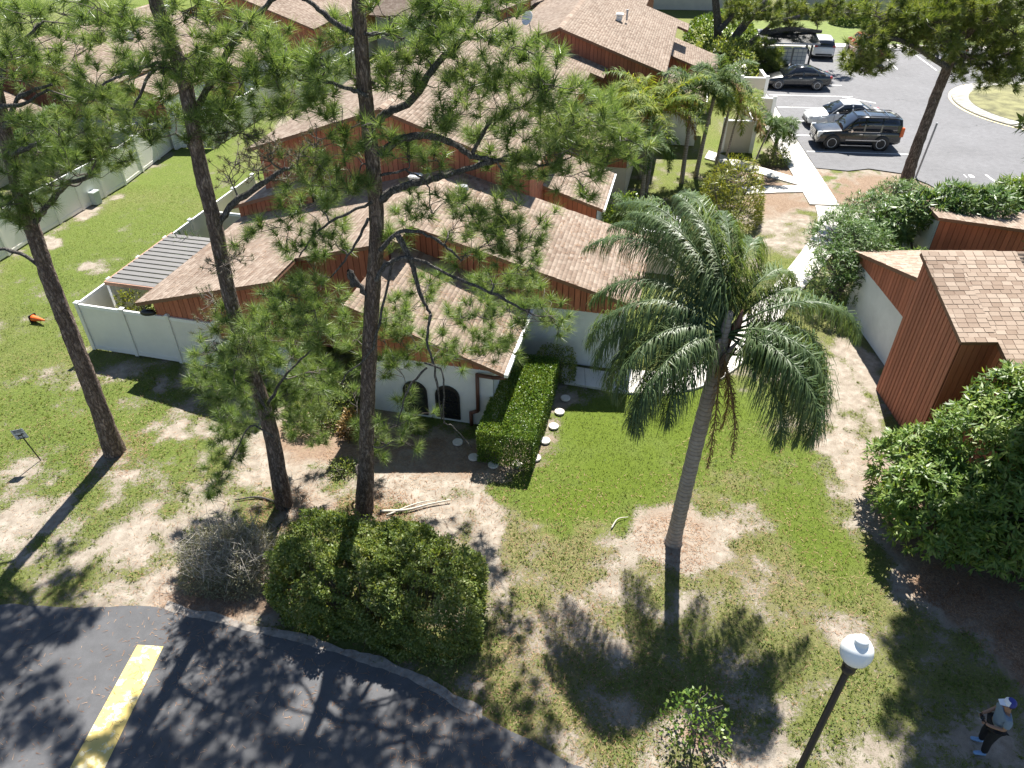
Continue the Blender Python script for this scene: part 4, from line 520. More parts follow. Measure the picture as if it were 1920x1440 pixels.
# ================================================================== HOUSES
class House:
    """thing with its parts, written in terrace coordinates (u right, v back, z up)"""
    def __init__(s, name, label, u, v, cat='house', rz=HA, xy=None):
        s.rot = rz; s.o = np.array([u, v]); s.root = empty(name, (*(xy or XY(u, v)), 0), rz); tag(s.root, label, cat); s.boards = 0
    def L(s, u, v, z): return (u - s.o[0], v - s.o[1], z)
    def wall(s, u0, v0, u1, v1, z0, z1, m='stucco', th=.16, name='wall', z1b=None):
        """upright wall from (u0,v0) to (u1,v1); thickness to the left of that direction"""
        d = np.array([u1 - u0, v1 - v0], float); d /= np.linalg.norm(d); n = np.array([-d[1], d[0]]) * th
        z1b = z1 if z1b is None else z1b
        p = [s.L(u0, v0, z0), s.L(u1, v1, z0), s.L(u1 + n[0], v1 + n[1], z0), s.L(u0 + n[0], v0 + n[1], z0), s.L(u0, v0, z1), s.L(u1, v1, z1b), s.L(u1 + n[0], v1 + n[1], z1b), s.L(u0 + n[0], v0 + n[1], z1)]
        return MB().hexa(p).build(name, M[m], s.root)
    def siding(s, u0, v0, u1, v1, z0, za, zb, bw=.2, single=True, th=.16, name='siding', z0b=None, gap=.009):
        """vertical boards proud of a dark backing; za/zb the top at both ends"""
        b = s.wall(u0, v0, u1, v1, z0, za - .02, 'back', th, name, zb - .02) if z0b is None else s.wall(u0, v0, u1, v1, min(z0, z0b), za - .02, 'back', th, name, zb - .02)
        d = np.array([u1 - u0, v1 - v0], float); Ln = np.linalg.norm(d); d /= Ln; n = -np.array([-d[1], d[0]])
        k = max(1, round(Ln / bw)); w_ = Ln / k; z0b = z0 if z0b is None else z0b; allm = MB()
        for i in range(k):
            a, c = i * w_ + gap, (i + 1) * w_ - gap; t = .028 + random.uniform(-.004, .004)
            A = np.array([u0, v0]) + d * a; C = np.array([u0, v0]) + d * c; zl = lambda q, x, y: x + (y - x) * q / Ln
            q = [s.L(*(A + n * .001), zl(a, z0, z0b)), s.L(*(C + n * .001), zl(c, z0, z0b)), s.L(*(C + n * t), zl(c, z0, z0b)), s.L(*(A + n * t), zl(a, z0, z0b)),
                 s.L(*(A + n * .001), zl(a, za, zb)), s.L(*(C + n * .001), zl(c, za, zb)), s.L(*(C + n * t), zl(c, za, zb)), s.L(*(A + n * t), zl(a, za, zb))]
            mb = (MB() if single else allm); mb.add(q, [(0, 1, 2, 3), (7, 6, 5, 4), (4, 5, 1, 0), (5, 6, 2, 1), (6, 7, 3, 2), (7, 4, 0, 3)])
            if single: mb.build('board', M['siding'], b)
        if not single:
            o = allm.build('boards', M['siding'], b); tag(o, kind='stuff')
        return b
    def roof(s, e0, e1, r0, r1, rows=.145, single=False, name='roof', tw=.24, th=.13):
        """plane with eave e0-e1 and ridge r0-r1 (u,v,z each): slab, edge trim and shingles"""
        E0, E1, R0, R1 = [np.array(s.L(*p)) for p in (e0, e1, r0, r1)]
        nrm = np.cross(E1 - E0, R0 - E0); nrm /= np.linalg.norm(nrm)
        if nrm[2] < 0: nrm = -nrm
        dn = -nrm * th; sl = MB()
        sl.hexa([E0 + dn, E1 + dn, R1 + dn, R0 + dn, E0, E1, R1, R0]); slab = sl.build(name, M['fascia'], s.root)
        A = E1 - E0; La = np.linalg.norm(A); A /= La; S = R0 - E0; Ls = np.linalg.norm(S); S /= Ls
        nr = max(1, round(Ls / rows)); hr = Ls / nr; V = []; F = []
        if single:
            me = MB().hexa([(0, -.012, .002), (tw - .012, -.012, .002), (tw - .012, hr + .03, .001), (0, hr + .03, .001), (0, -.012, .016), (tw - .012, -.012, .016), (tw - .012, hr + .03, .006), (0, hr + .03, .006)]).mesh('shingle', M['shingle'])
            Mx = Matrix((tuple(A), tuple(S), tuple(np.cross(A, S)))).transposed()
            if Mx.determinant() < 0: raise ValueError('handed')
            e = Mx.to_euler()
        for r in range(nr):
            x = -random.uniform(0, tw) - (r % 2) * tw * .5
            while x < La:
                wv = tw if single else tw * random.uniform(.75, 1.3)
                a, b = max(x, -.02), min(x + wv - .008, La + .02)
                if b - a > .05:
                    if single:
                        o = link('shingle', me, slab, E0 + A * a + S * (r * hr) + nrm * random.uniform(0, .003), e)
                        o.scale = ((b - a) / (tw - .004), 1, random.uniform(.7, 1.2))
                    else:
                        h = random.uniform(.006, .013)
                        q = [E0 + A * a + S * (r * hr - .012), E0 + A * b + S * (r * hr - .012), E0 + A * b + S * (r * hr + hr + .02), E0 + A * a + S * (r * hr + hr + .02)]
                        k = len(V); V += [q[0] + nrm * .001, q[1] + nrm * .001, q[0] + nrm * h, q[1] + nrm * h, q[2] + nrm * .004, q[3] + nrm * .004]
                        F += [(k, k + 1, k + 3, k + 2), (k + 2, k + 3, k + 4, k + 5)]
                x += wv
        if not single:
            o = fast('shingles', np.array(V), np.array(F), M['shingle'], slab); tag(o, kind='stuff')
        return slab
    def ridge(s, a, b, parent=None, w_=.16):
        a, b = np.array(s.L(*a)), np.array(s.L(*b)); n = max(2, int(np.linalg.norm(b - a) / .3)); mb = MB()
        for i in range(n):
            p, q = a + (b - a) * i / n, a + (b - a) * (i + 1) / n - (b - a) / n * .06; h = .02 + random.uniform(0, .012)
            d = np.array([1., 0, 0]) if abs((b - a)[0]) < abs((b - a)[1]) else np.array([0, 1., 0])
            mb.add([p - d * w_ - (0, 0, .045), p + (0, 0, h), p + d * w_ - (0, 0, .045), q - d * w_ - (0, 0, .045), q + (0, 0, h), q + d * w_ - (0, 0, .045)], [(0, 1, 4, 3), (1, 2, 5, 4), (0, 2, 1), (3, 4, 5)])
        return mb.build('ridge_cap', M['shingle'], parent or s.root)
    def vent(s, u, v, z):
        o = MB().box(s.L(u, v, z + .16), (.34, .34, .3)).add([], []).build('roof_vent', M['white'], s.root, bevel=.04)
        MB().box(s.L(u + .02, v - .02, z + .36), (.46, .42, .09)).build('vent_hood', M['white'], o, bevel=.03)
        MB().lathe([(.05, z), (.05, z + .5), (.075, z + .52), (.075, z + .58)], 10, s.L(u + .42, v + .25, 0)).build('vent_pipe', M['grey'], s.root)
PITCH = .335
# ---------------------------------------------------------------- front house
H1 = House('villa', 'front villa with red siding, white stucco and white guttered wing behind the pines', -8.2, 20.9)
zl = lambda u: 4.83 - .277 * (-8.2 - u); zr = lambda u: 4.83 - .27 * (u + 8.2)
H1.roof((-16.8, 25.5, zl(-16.8)), (-16.8, 17.62, zl(-16.8)), (-11.6, 25.5, zl(-11.6)), (-11.6, 17.62, zl(-11.6)))
H1.roof((-11.6, 25.5, zl(-11.6)), (-11.6, 19.2, zl(-11.6)), (-8.2, 25.5, zl(-8.2)), (-8.2, 19.2, zl(-8.2)))
H1.roof((-.62, 20.5, zr(-.62)), (-.62, 25.5, zr(-.62)), (-8.2, 20.5, zr(-8.2)), (-8.2, 25.5, zr(-8.2)))
H1.ridge((-8.2, 19.25, 4.85), (-8.2, 25.45, 4.85))
H1.siding(-16.4, 17.95, -11.6, 17.95, 1.25, zl(-16.4) - .14, zl(-11.6) - .14)
H1.wall(-16.4, 17.97, -11.6, 17.97, 0, 1.25)
H1.siding(-11.6, 17.97, -11.6, 19.55, .3, zl(-11.6) - .14, zl(-11.6) - .14)
H1.siding(-11.6, 19.55, -8.5, 19.55, .3, zl(-11.6) - .14, zl(-8.5) - .14)
H1.wall(-8.5, 20.87, -1.12, 20.87, 0, 2.18)
H1.siding(-8.5, 20.865, -1.12, 20.865, 2.18, zr(-8.5) - .3, zr(-1.12) - .14, gap=.013)
H1.wall(-1.13, 20.875, -1.13, 22.0, 0, 2.4, 'stucco')
H1.wall(-1.13, 23.3, -1.13, 25.3, 0, 2.4, 'stucco')
dd = H1.wall(-1.3, 22.0, -1.3, 23.3, 0, 2.2, 'dark', name='entry_shade_panel');  # near-black panel stands in for the shade inside the entry
H1.wall(-16.4, 25.3, -16.4, 17.98, 0, zl(-16.4) - .14, 'cream')
H1.wall(-1.13, 25.3, -16.4, 25.3, 0, 2.4, 'cream')
# projecting wing with arched windows
ZW = lambda u: 2.36 + .36 * (-4.05 - u)
wr = H1.roof((-4.05, 16.6, ZW(-4.05)), (-4.05, 20.8, ZW(-4.05)), (-8.75, 16.6, ZW(-8.75)), (-8.75, 20.8, ZW(-8.75)))
H1.wall(-8.5, 16.96, -4.5, 16.96, 0, 2.16)
H1.siding(-8.5, 16.955, -4.5, 16.955, 2.16, ZW(-8.5) - .16, ZW(-4.5) - .14, z0b=2.16)
H1.wall(-4.5, 16.97, -4.5, 20.8, 0, 2.2)
H1.siding(-8.5, 20.8, -8.5, 16.97, .2, ZW(-8.5) - .16, ZW(-8.5) - .16)
MB().box(H1.L(-4.0, 18.7, 2.33), (.11, 4.3, .11)).build('gutter', M['white'], wr)
dp = MB()
for a, b in (((-4.05, 16.62, 2.22), (-4.45, 16.78, 2.05)), ((-4.45, 16.78, 2.05), (-4.95, 16.86, 2.0)), ((-4.95, 16.86, 2.04), (-4.97, 16.88, .62)), ((-4.97, 16.88, .62), (-5.2, 16.88, .5)), ((-5.2, 16.88, .53), (-5.2, 16.88, .02))):
    dp.tube([H1.L(*a), H1.L(*b)], .06, 8)
dp.build('downspout', M['trim'], H1.root, True)
def arch_window(H, u, v, z0, w_, h, mglass):
    n = 14; pr = [(-w_ / 2, z0)] + [(-w_ / 2 * math.cos(math.pi * i / n), z0 + h - w_ / 2 + w_ / 2 * math.sin(math.pi * i / n)) for i in range(n + 1)] + [(w_ / 2, z0)]
    def ring(sc, vv): return [H.L(u + a * sc, v + vv, z0 + h * .45 + (z - z0 - h * .45) * sc) for a, z in pr]
    o, i_ = ring(1.0, -.05), ring(.86, -.05); o2, i2 = ring(1.0, .03), ring(.86, -.012); k = len(pr); fs = []
    for j in range(k):
        l = (j + 1) % k; fs += [(j, l, k + l, k + j), (j, 2 * k + j, 2 * k + l, l), (k + j, k + l, 3 * k + l, 3 * k + j)]
    f = MB().add(o + i_ + o2 + i2, fs).build('window', M['black'], H.root)
    MB().add(ring(.87, -.014), [tuple(range(k))]).build('pane', mglass, f)
    MB().box(H.L(u, v - .03, z0 + h * .5), (w_ * .8, .02, .03)).build('glazing_bar', M['black'], f)
gl = plain('dark window glass', (.015, .016, .018), .08, .1); gl2 = plain('greenish window glass', (.03, .035, .03), .15, .4, 3)
arch_window(H1, -5.95, 16.95, .12, .78, 1.25, gl); arch_window(H1, -7.0, 16.95, .12, .78, 1.25, gl2)
MB().lathe([(.035, 4.3), (.035, 4.75)], 8, H1.L(-7.6, 24.1, 0)).build('vent_pipe', M['white'], H1.root)
H1.vent(-9.2, 24.3, zl(-9.2)); 
MB().lathe([(.12, zr(-7.2) - .05), (.13, zr(-7.2) + .28), (.2, zr(-7.2) + .3), (.16, zr(-7.2) + .42)], 12, H1.L(-7.2, 23.6, 0)).build('roof_vent', M['grey'], H1.root)
# ---------------------------------------------------------------- the taller villas stepping back
def villa(name, label, ru, fv, rz, length=15.9, detail=True, right=5.7, left=5.7, lowright=True):
    h = House(name, label, ru, fv); zz = lambda u: rz - PITCH * abs(u - ru)
    eR, eL = ru + right, ru - left; b = fv + length
    rr = h.roof((eR, fv - .3, zz(eR)), (eR, b - 2.0, zz(eR)), (ru, fv - .3, rz), (ru, b - 2.0, rz))
    h.roof((eR + .7, b - 2.0, zz(eR + .7)), (eR + .7, b, zz(eR + .7)), (ru, b - 2.0, rz), (ru, b, rz))
    h.roof((eL, b, zz(eL)), (eL, fv - .3, zz(eL)), (ru, b, rz), (ru, fv - .3, rz))
    h.ridge((ru, fv - .25, rz + .02), (ru, b, rz + .02))
    g = .14
    h.siding(eL + .35, fv, ru, fv, 1.9, zz(eL + .35) - g, rz - g, single=detail); h.siding(ru, fv, eR - .25, fv, 1.9, rz - g, zz(eR - .25) - g, single=detail)
    h.siding(eR - .25, fv + .01, eR - .25, b, 2.2, zz(eR - .25) - g, zz(eR - .25) - g, .22, single=False)
    h.wall(eR - .26, fv, eR - .26, b, 0, 2.2, 'cream'); h.wall(eL + .36, fv + .02, eR - .27, fv + .02, 0, 1.9, 'cream')
    h.wall(eL + .35, b, eL + .35, fv + .01, 0, 2.3, 'cream'); h.siding(eL + .35, b, eL + .35, fv + .01, 2.3, zz(eL + .35) - g, zz(eL + .35) - g, .22, single=False)
    if lowright:
        a, c = eR - .2, eR + 2.3
        h.roof((c, fv + 2.6, 2.62), (c, fv + 6.6, 2.62), (a, fv + 2.6, 3.4), (a, fv + 6.6, 3.4))
        h.roof((c + .6, fv + 9.0, 2.52), (c + .6, b + .6, 2.52), (a, fv + 9.0, 3.55), (a, b + .6, 3.55))
        h.siding(a, fv + 2.9, c - .3, fv + 2.9, 1.9, 3.2, 2.62, single=detail); h.wall(a, fv + 2.92, c - .3, fv + 2.92, 0, 1.9, 'stucco')
        h.wall(c - .3, fv + 2.93, c - .3, fv + 6.5, 0, 2.5, 'stucco')
        h.siding(a, fv + 9.3, c + .3, fv + 9.3, 1.9, 3.35, 2.5, single=detail); h.wall(a, fv + 9.32, c + .3, fv + 9.32, 0, 1.9, 'cream'); h.wall(c + .3, fv + 9.33, c + .3, b + .4, 0, 2.4, 'cream')
        MB().box(h.L(c + .03, fv + 4.6, 2.56), (.1, 4.0, .1)).build('gutter', M['white'], h.root)
    h.vent(ru + 2.4, fv + 6.4, zz(ru + 2.4)); h.vent(ru + 1.2, fv + 12.2, zz(ru + 1.2))
    return h
H2 = villa('villa', 'tall red gabled villa directly behind the front villa', -10.7, 25.5, 6.9)
# low porch wing left of its gable
H2.roof((-17.1, 26.6, 2.95), (-17.1, 24.3, 2.95), (-13.6, 26.6, 4.12), (-13.6, 24.3, 4.12))
H2.siding(-16.9, 24.6, -13.6, 24.6, 1.75, 2.85, 3.95); H2.wall(-16.9, 24.62, -13.6, 24.62, 0, 1.75, 'cream')
H3 = villa('villa', 'red villa with satellite dish and wide tan roof beside the parking', -6.95, 41.4, 6.66, 13.5)
d = H3.root
pr = [(.02, 0), (.18, .02), (.3, .06), (.38, .12)]
mbd = MB(); n_ = 18
vsd = [(r * math.cos(2 * math.pi * i / n_), r * math.sin(2 * math.pi * i / n_), z) for r, z in pr for i in range(n_)]
fsd = [(i * n_ + j, i * n_ + (j + 1) % n_, (i + 1) * n_ + (j + 1) % n_, (i + 1) * n_ + j) for i in range(3) for j in range(n_)] + [tuple(range(n_))]
mbd.add(vsd, fsd); dish = mbd.build('satellite_dish', M['white'], d, True, loc=H3.L(-8.9, 42.5, 6.75), rot=(R(62), 0, R(-35)))
sdm = dish.modifiers.new('s', 'SOLIDIFY'); sdm.thickness = .015
MB().tube([(0, 0, 0), (0, -.25, .42)], .015, 6).build('feed_arm', M['grey'], dish)
MB().tube([H3.L(-8.9, 42.5, 6.7), H3.L(-8.75, 42.6, 6.05)], .03, 8).build('dish_mast', M['grey'], d)
H4 = villa('villa', 'red villa at the top edge behind the satellite dish roof', -7.2, 55.0, 6.5, 14, False, 3.6, 4.2, False)
H4.siding(-13.2, 52.6, -10.9, 52.6, 2.0, 5.0, 5.9, single=False)
H4.roof((-13.4, 57, 5.1), (-13.4, 52.3, 5.1), (-10.7, 57, 6.1), (-10.7, 52.3, 6.1))
# row on the left
LA = villa('villa', 'left row villa with red siding behind the grey shed', -35.6, 35.2, 5.6, 13, False, 5.2, 6.5, False)
LA.roof((-28.2, 36.6, 3.0), (-28.2, 41.2, 3.0), (-30.8, 36.6, 3.8), (-30.8, 41.2, 3.8)); LA.siding(-30.8, 36.9, -28.5, 36.9, 1.2, 3.6, 2.95, single=False); LA.wall(-28.5, 36.9, -28.5, 41, 0, 2.9, 'stucco')
LB = villa('villa', 'left row villa with dark guttered porch roof seen between two pines', -31.5, 50.6, 6.0, 14, False, 6.0, 8.5, False)
LB.roof((-27.6, 43.8, 2.9), (-27.6, 50.4, 2.9), (-34.4, 43.8, 4.4), (-34.4, 50.4, 4.4)); LB.wall(-27.9, 44.1, -27.9, 50.5, 0, 2.8, 'stucco'); LB.siding(-34.2, 44.1, -27.9, 44.1, 0, 4.2, 2.8, single=False)
MB().box(LB.L(-27.5, 47.1, 2.86), (.12, 6.6, .12)).build('gutter', M['trim'], LB.root)
LC = villa('villa', 'left row villa at the far left edge beyond the fence', -39.5, 20.2, 5.0, 13.5, False, 5.6, 6, False)
LD = villa('villa', 'farthest left row villa at the top of the picture', -27.5, 66, 6.2, 14, False, 6, 8, False)
# ---------------------------------------------------------------- house on the right (square to the view)
HB = House('villa', 'right hand red board villa with shingled roof beside the broad leaved tree', 12.15, 19.4, rz=0, xy=(12.15, 19.4))
zf = lambda y: 3.97 + (y - 16.35) * .322
HB.roof((12.0, 16.35, zf(16.35)), (12.98, 16.35, zf(16.35)), (12.0, 19.55, 5.0), (12.98, 19.55, 5.0), .165, True, tw=.29)
HB.roof((12.98, 15.2, zf(15.2)), (14.75, 15.2, zf(15.2)), (12.98, 19.55, 5.0), (14.75, 19.55, 5.0), .165, True, tw=.29)
HB.roof((14.75, 15.2, zf(15.2)), (24, 15.2, zf(15.2)), (14.75, 19.55, 5.0), (24, 19.55, 5.0))
HB.roof((12.98, 14.1, zf(14.1)), (24, 14.1, zf(14.1)), (12.98, 15.2, zf(15.2)), (24, 15.2, zf(15.2)))
HB.siding(12.15, 19.5, 12.15, 16.55, 0, 4.86, 3.9, .172, gap=.016)
HB.siding(12.15, 16.55, 13.1, 16.55, 0, 3.88, 3.88, .2)
HB.siding(13.1, 16.55, 13.1, 14.4, 0, 3.88, 3.1, .2)
HB.siding(13.1, 14.4, 24, 14.4, 0, 3.1, 3.1, .2, single=False)
HB.wall(24, 19.5, 12.15, 19.5, 0, 4.84, 'back')
HB.wall(12.95, 24.6, 12.95, 19.65, 0, 2.02)
HB.siding(12.945, 24.6, 12.945, 19.65, 2.02, 2.3, 3.72, .2, gap=.014)
HB.roof((18, 24.9, 2.35), (12.75, 24.9, 2.35), (18, 19.68, 3.86), (12.75, 19.68, 3.86))
MB().lathe([(.05, 3.2), (.05, 3.75)], 8, HB.L(13.35, 20.6, 0)).build('vent_pipe', M['grey'], HB.root)
HC = House('villa', 'second right hand villa with red gable seen over the shingled roof', 17, 27, rz=R(-4), xy=(16.9, 26.6))
HC.o = np.array([0, 0])
HC.siding(-.3, 0, 9, 0, 1.3, 2.86, 1.75, .22); HC.wall(-.3, .01, 9, .01, 0, 1.3)
HC.roof((9.2, -.25, 1.86), (9.2, 1.5, 1.86), (-.5, -.25, 3.0), (-.5, 1.5, 3.0)); HC.wall(-.3, 1.4, -.3, .01, 0, 2.8, 'stucco'); HC.wall(9, 1.4, -.3, 1.4, 0, 1.7, 'stucco')
# ---------------------------------------------------------------- far cream blocks
FB = House('far_building', 'cream far building with a narrow dark door across the parking', 0, 0, 'building', R(-5), (37, 83))
FB.wall(-9, 0, 12, 0, 0, 6.5, 'cream', .3); FB.wall(-9.02, 4, -9.02, .0, 0, 6.5, 'cream', .3)
MB().box(FB.L(-1.2, -.05, 1.3), (1.1, .1, 2.6)).build('door', M['trim'], FB.root)
FB.roof((-9.4, -.6, 6.4), (12.4, -.6, 6.4), (-9.4, 6, 8), (12.4, 6, 8))
FG = House('far_building', 'grey walled far building behind the middle pine at the top', -17, 60, 'building')
FG.wall(-25, 60, -11.5, 60, 0, 3.2, 'grey', .3); FG.wall(-11.5, 60, -11.5, 70, 0, 3.2, 'grey', .3); FG.roof((-25.3, 59.6, 3.2), (-11.2, 59.6, 3.2), (-25.3, 66, 4.6), (-11.2, 66, 4.6))
FE = House('far_building', 'far cream building hidden behind the grey limbed tree', 0, 0, 'building', R(-5), (16, 84))
FE.wall(-10, 0, 10, 0, 0, 5.5, 'cream', .3); FE.roof((-10.4, -.6, 5.4), (10.4, -.6, 5.4), (-10.4, 6, 7.2), (10.4, 6, 7.2))
for x_ in (-6, -1.5, 4): MB().box(FE.L(x_, -.04, 1.9), (1.4, .08, 1.5)).build('window', gl, FE.root)
# ================================================================== FENCES AND YARD THINGS
def fence(name, label, pts, h=1.85, bay=1.83, m='vinyl', z0=0):
    """vinyl privacy fence along terrace points: panels, posts with caps, rails"""
    root = empty(name, (*XY(*pts[0]), 0), HA); tag(root, label, 'fence'); o = np.array(pts[0]); first = True
    for a, b in zip(pts[:-1], pts[1:]):
        a, b = np.array(a, float), np.array(b, float); Ln = np.linalg.norm(b - a); k = max(1, round(Ln / bay)); d = (b - a) / Ln; rz = math.atan2(d[1], d[0])
        for i in range(k + 1):
            p = a + d * Ln * i / k - o
            if i > 0 or first:
                ps = MB().box((*p, h / 2 + .03), (.13, .13, h + .06), rz).build('post', M[m], root)
                MB().add([(p[0] + x * .085, p[1] + y * .085, h + .06) for x, y in ((-1, -1), (1, -1), (1, 1), (-1, 1))] + [(p[0] + x * .085, p[1] + y * .085, h + .09) for x, y in ((-1, -1), (1, -1), (1, 1), (-1, 1))] + [(p[0], p[1], h + .15)], [(3, 2, 1, 0), (0, 1, 5, 4), (1, 2, 6, 5), (2, 3, 7, 6), (3, 0, 4, 7), (4, 5, 8), (5, 6, 8), (6, 7, 8), (7, 4, 8)]).build('post_cap', M['white'], ps)
            if i < k:
                q = a + d * Ln * (i + .5) / k - o; wv = Ln / k - .135
                pn = MB().box((*q, h / 2 + .02), (wv, .035, h - .16), rz).build('panel', M[m], root)
                MB().box((*q, h - .035), (wv, .07, .12), rz).build('top_rail', M['white'], pn); MB().box((*q, .1), (wv, .07, .14), rz).build('bottom_rail', M[m], pn)
        first = False
    return root
fence('vinyl_fence', 'white vinyl fence enclosing the pergola yard of the front villa', [(-14.2, 17.86), (-19.5, 17.94), (-19.5, 30.0)])
fence('vinyl_fence', 'long white vinyl boundary fence along the back of the left lawn', [(-27.6, 15), (-28.1, 25.1), (-28.1, 31.6), (-28.9, 37.2)])
fence('vinyl_fence', 'far white vinyl fence stepping back beyond the left lawn', [(-28.9, 37.2), (-26.6, 37.6), (-26.6, 46.5), (-24.5, 47.0), (-24.5, 56)])
fence('vinyl_fence', 'low cream yard fence left of the second villa', [(-18.2, 31.5), (-18.2, 42)], 1.8)
fence('cream_wall', 'cream courtyard wall behind the pergola plant', [(-19.0, 26.0), (-17.2, 26.0)], 1.8, m='cream')
# pergola with louvre slats
pg = empty('pergola', (*XY(-17.8, 20.75), 0), HA); tag(pg, 'slatted grey pergola beside the front villa inside the white fence', 'pergola')
for k in range(13):
    v = -1.85 + k * .30
    MB().box((0, v, 2.37), (2.0, .225, .03)).build('slat', M['slat'], pg)
for u_ in (-1.02, 1.02): MB().box((u_, 0, 2.31), (.08, 4.0, .12)).build('beam', M['soffit'], pg)
MB().box((0, -1.98, 2.31), (2.1, .06, .13)).build('beam', M['soffit'], pg)
for u_, v in ((-1.0, -1.9), (-1.0, 1.9), (1.0, -1.9)): MB().box((u_, v, 1.13), (.1, .1, 2.26)).build('post', M['white'], pg)
# small walls of the entrance courts by the palms
def court(name, label, x, y, rz, w_, d_, h, m='cream'):
    r = empty(name, (x, y, 0), rz); tag(r, label, 'wall')
    MB().box((0, 0, h / 2), (w_, .16, h)).build('wall', M[m], r); MB().box((0, 0, h + .03), (w_ + .04, .2, .06)).build('coping', M['white'], r)
    if d_:
        MB().box((w_ / 2 - .08, d_ / 2 + .081, h / 2 - .002), (.16, d_, h - .004)).build('wall', M[m], r); MB().box((w_ / 2 - .08, d_ / 2 + .1, h + .031), (.2, d_, .058)).build('coping', M['white'], r)
    for sx in (-1, 1): MB().box((sx * (w_ / 2 - .02), 0, h / 2 + .08), (.22, .22, h + .16)).build('pier', M['white' if m == 'cream' else m], r)
    return r
court('court_wall', 'cream court wall beside the sidewalk at the parking', 16.1, 51.2, R(-5), 1.7, 2.0, 1.7)
court('court_wall', 'lower cream court wall in front of the taller one by the sidewalk', 15.7, 48.0, R(-5), 1.8, 0, 1.3)
court('court_wall', 'cream court wall under the yellow palm fronds', 12.9, 42.0, R(-5), 1.7, 2.4, 1.75)
cw = court('house_number_wall', 'cream entrance wall with green house number behind the queen palm', *XY(-.35, 28.2), HA, 1.5, 1.6, 1.8)
text_mesh('house_number', '814', .3, M['green_text'], cw, (-.25, -.085, 1.45), (R(90), 0, 0), .004)
# grey shed behind the boundary fence
sh = empty('garden_shed', (*XY(-30.9, 35.3), 0), HA); tag(sh, 'grey garden shed with pale sloping roof behind the boundary fence', 'shed')
MB().box((0, 0, .9), (2.2, 2.0, 1.8)).build('wall', M['grey'], sh)
MB().hexa([(-1.25, -1.15, 1.8), (1.25, -1.15, 1.75), (1.25, 1.15, 1.75), (-1.25, 1.15, 1.8), (-1.25, -1.15, 2.3), (1.25, -1.15, 1.85), (1.25, 1.15, 1.85), (-1.25, 1.15, 2.3)]).build('roof', M['grey'], sh)
# utility box, plinth, cone, sign
ub = empty('utility_box', (-20.7, 34.7, 0), HA); tag(ub, 'pale green utility box on the lawn by the boundary fence', 'utility box')
MB().box((0, 0, .3), (.42, .42, .6)).build('cabinet', plain('pale green enamel', (.4, .46, .42), .5, .08), ub, bevel=.02); MB().box((0, 0, .62), (.48, .48, .07)).build('lid', plain('pale green lid', (.46, .52, .48), .5, .08), ub, bevel=.02)
gp = MB().hexa([(-.7, -.35, 0), (.6, -.35, 0), (.7, .3, 0), (-.6, .35, 0), (-.68, -.33, .09), (.58, -.33, .09), (.68, .28, .09), (-.58, .33, .09)]).build('concrete_pad', M['concrete'], None, loc=(-22.9, 29.2, 0), rot=(0, 0, R(25))); tag(gp, 'small pale concrete pad at the foot of the boundary fence', 'slab')
rock = MB().lathe([(.02, 0), (.34, .02), (.3, .2), (.16, .34), (.02, .36)], 9).build('rock', plain('grey rock', (.35, .34, .34), .9, .3, 5, .6, 12), None, True, loc=(-22.4, 30.4, 0)); rock.scale = (1.2, .8, 1); tag(rock, 'grey rock lying against the boundary fence', 'rock')
cn = empty('traffic_cone', (-18.15, 23.75, .12), R(20)); cn.rotation_euler = (R(86), 0, R(68)); tag(cn, 'orange traffic cone lying on the left lawn', 'cone')
MB().lathe([(.13, .03), (.115, .08), (.03, .62), (.022, .64)], 16).build('cone_body', M['cone'], cn, True); MB().box((0, 0, .015), (.3, .3, .03)).build('base', M['rubber'], cn)
sg = empty('dog_sign', (-13.96, 16.04, 0), R(0)); sg.rotation_euler = (R(3), R(-7), R(12)); tag(sg, 'small grey dog notice on a thin post by the left pine', 'sign')
MB().tube([(0, 0, -.05), (0, 0, 1.0)], .018, 8).build('post', M['black'], sg)
pl = MB().box((0, -.025, 1.1), (.34, .012, .36)).build('sign_plate', plain('grey sign face', (.42, .45, .5), .5, .05), sg, bevel=.004)
mk = MB()
for z_, a, b in ((1.245, -.125, -.02), (1.245, 0, .12), (1.21, -.11, .1), (1.175, -.13, -.05), (1.175, -.03, .125), (.965, -.1, .1), (.94, -.07, .07)): mk.box(((a + b) / 2, -.033, z_), (b - a, .002, .016))
mk.build('text_lines', M['dark'], pl)
dg = MB()
for c_, d_ in (((-.01, -.0335, 1.06), (.13, .002, .055)), ((.068, -.034, 1.095), (.06, .002, .05)), ((-.06, -.034, 1.02), (.02, .002, .08)), ((.04, -.0345, 1.02), (.02, .002, .08)), ((-.095, -.034, 1.09), (.05, .002, .016)), ((.105, -.0345, 1.085), (.03, .002, .022))): dg.box(c_, d_)
dg.build('dog_symbol', M['dark'], pl)
for a, b, c_, d_ in ((-.17, .17, 1.275, .01), (-.17, .17, .925, .01)): MB().box((0, -.0325, c_), (.33, .002, .008)).build('border_line', M['dark'], pl)
# stepping stones
for i, (x, y) in enumerate([(-1.14, 16.13), (-.55, 15.81), (.16, 15.83), (.70, 16.11), (1.01, 16.87), (1.30, 17.55), (1.52, 18.26), (1.75, 18.97), (-1.65, 16.8)]):
    nm = ['in shade, second from the row\'s left end', 'in the shade, third from the left end', 'in the shade, fourth from the left end, below the hedge corner', 'at the sunlit bend by the hedge corner', 'second sunlit one up from the bend', 'third sunlit one up from the bend', 'uppermost sunlit one beside the hedge', 'in the shade by the front step', 'half hidden at the left end of the row'][i]
    o = MB().lathe([(.125, -.01), (.158, .0), (.16, .035), (.152, .05), (.135, .054), (.13, .047)], 28).build('stepping_stone', M['sand_stone'], None, False, loc=(x, y, -.005), rot=(0, 0, random.uniform(0, 6)))
    tag(o, 'round pale stepping stone ' + nm, 'stepping stone', 'stepping stones round the hedge')
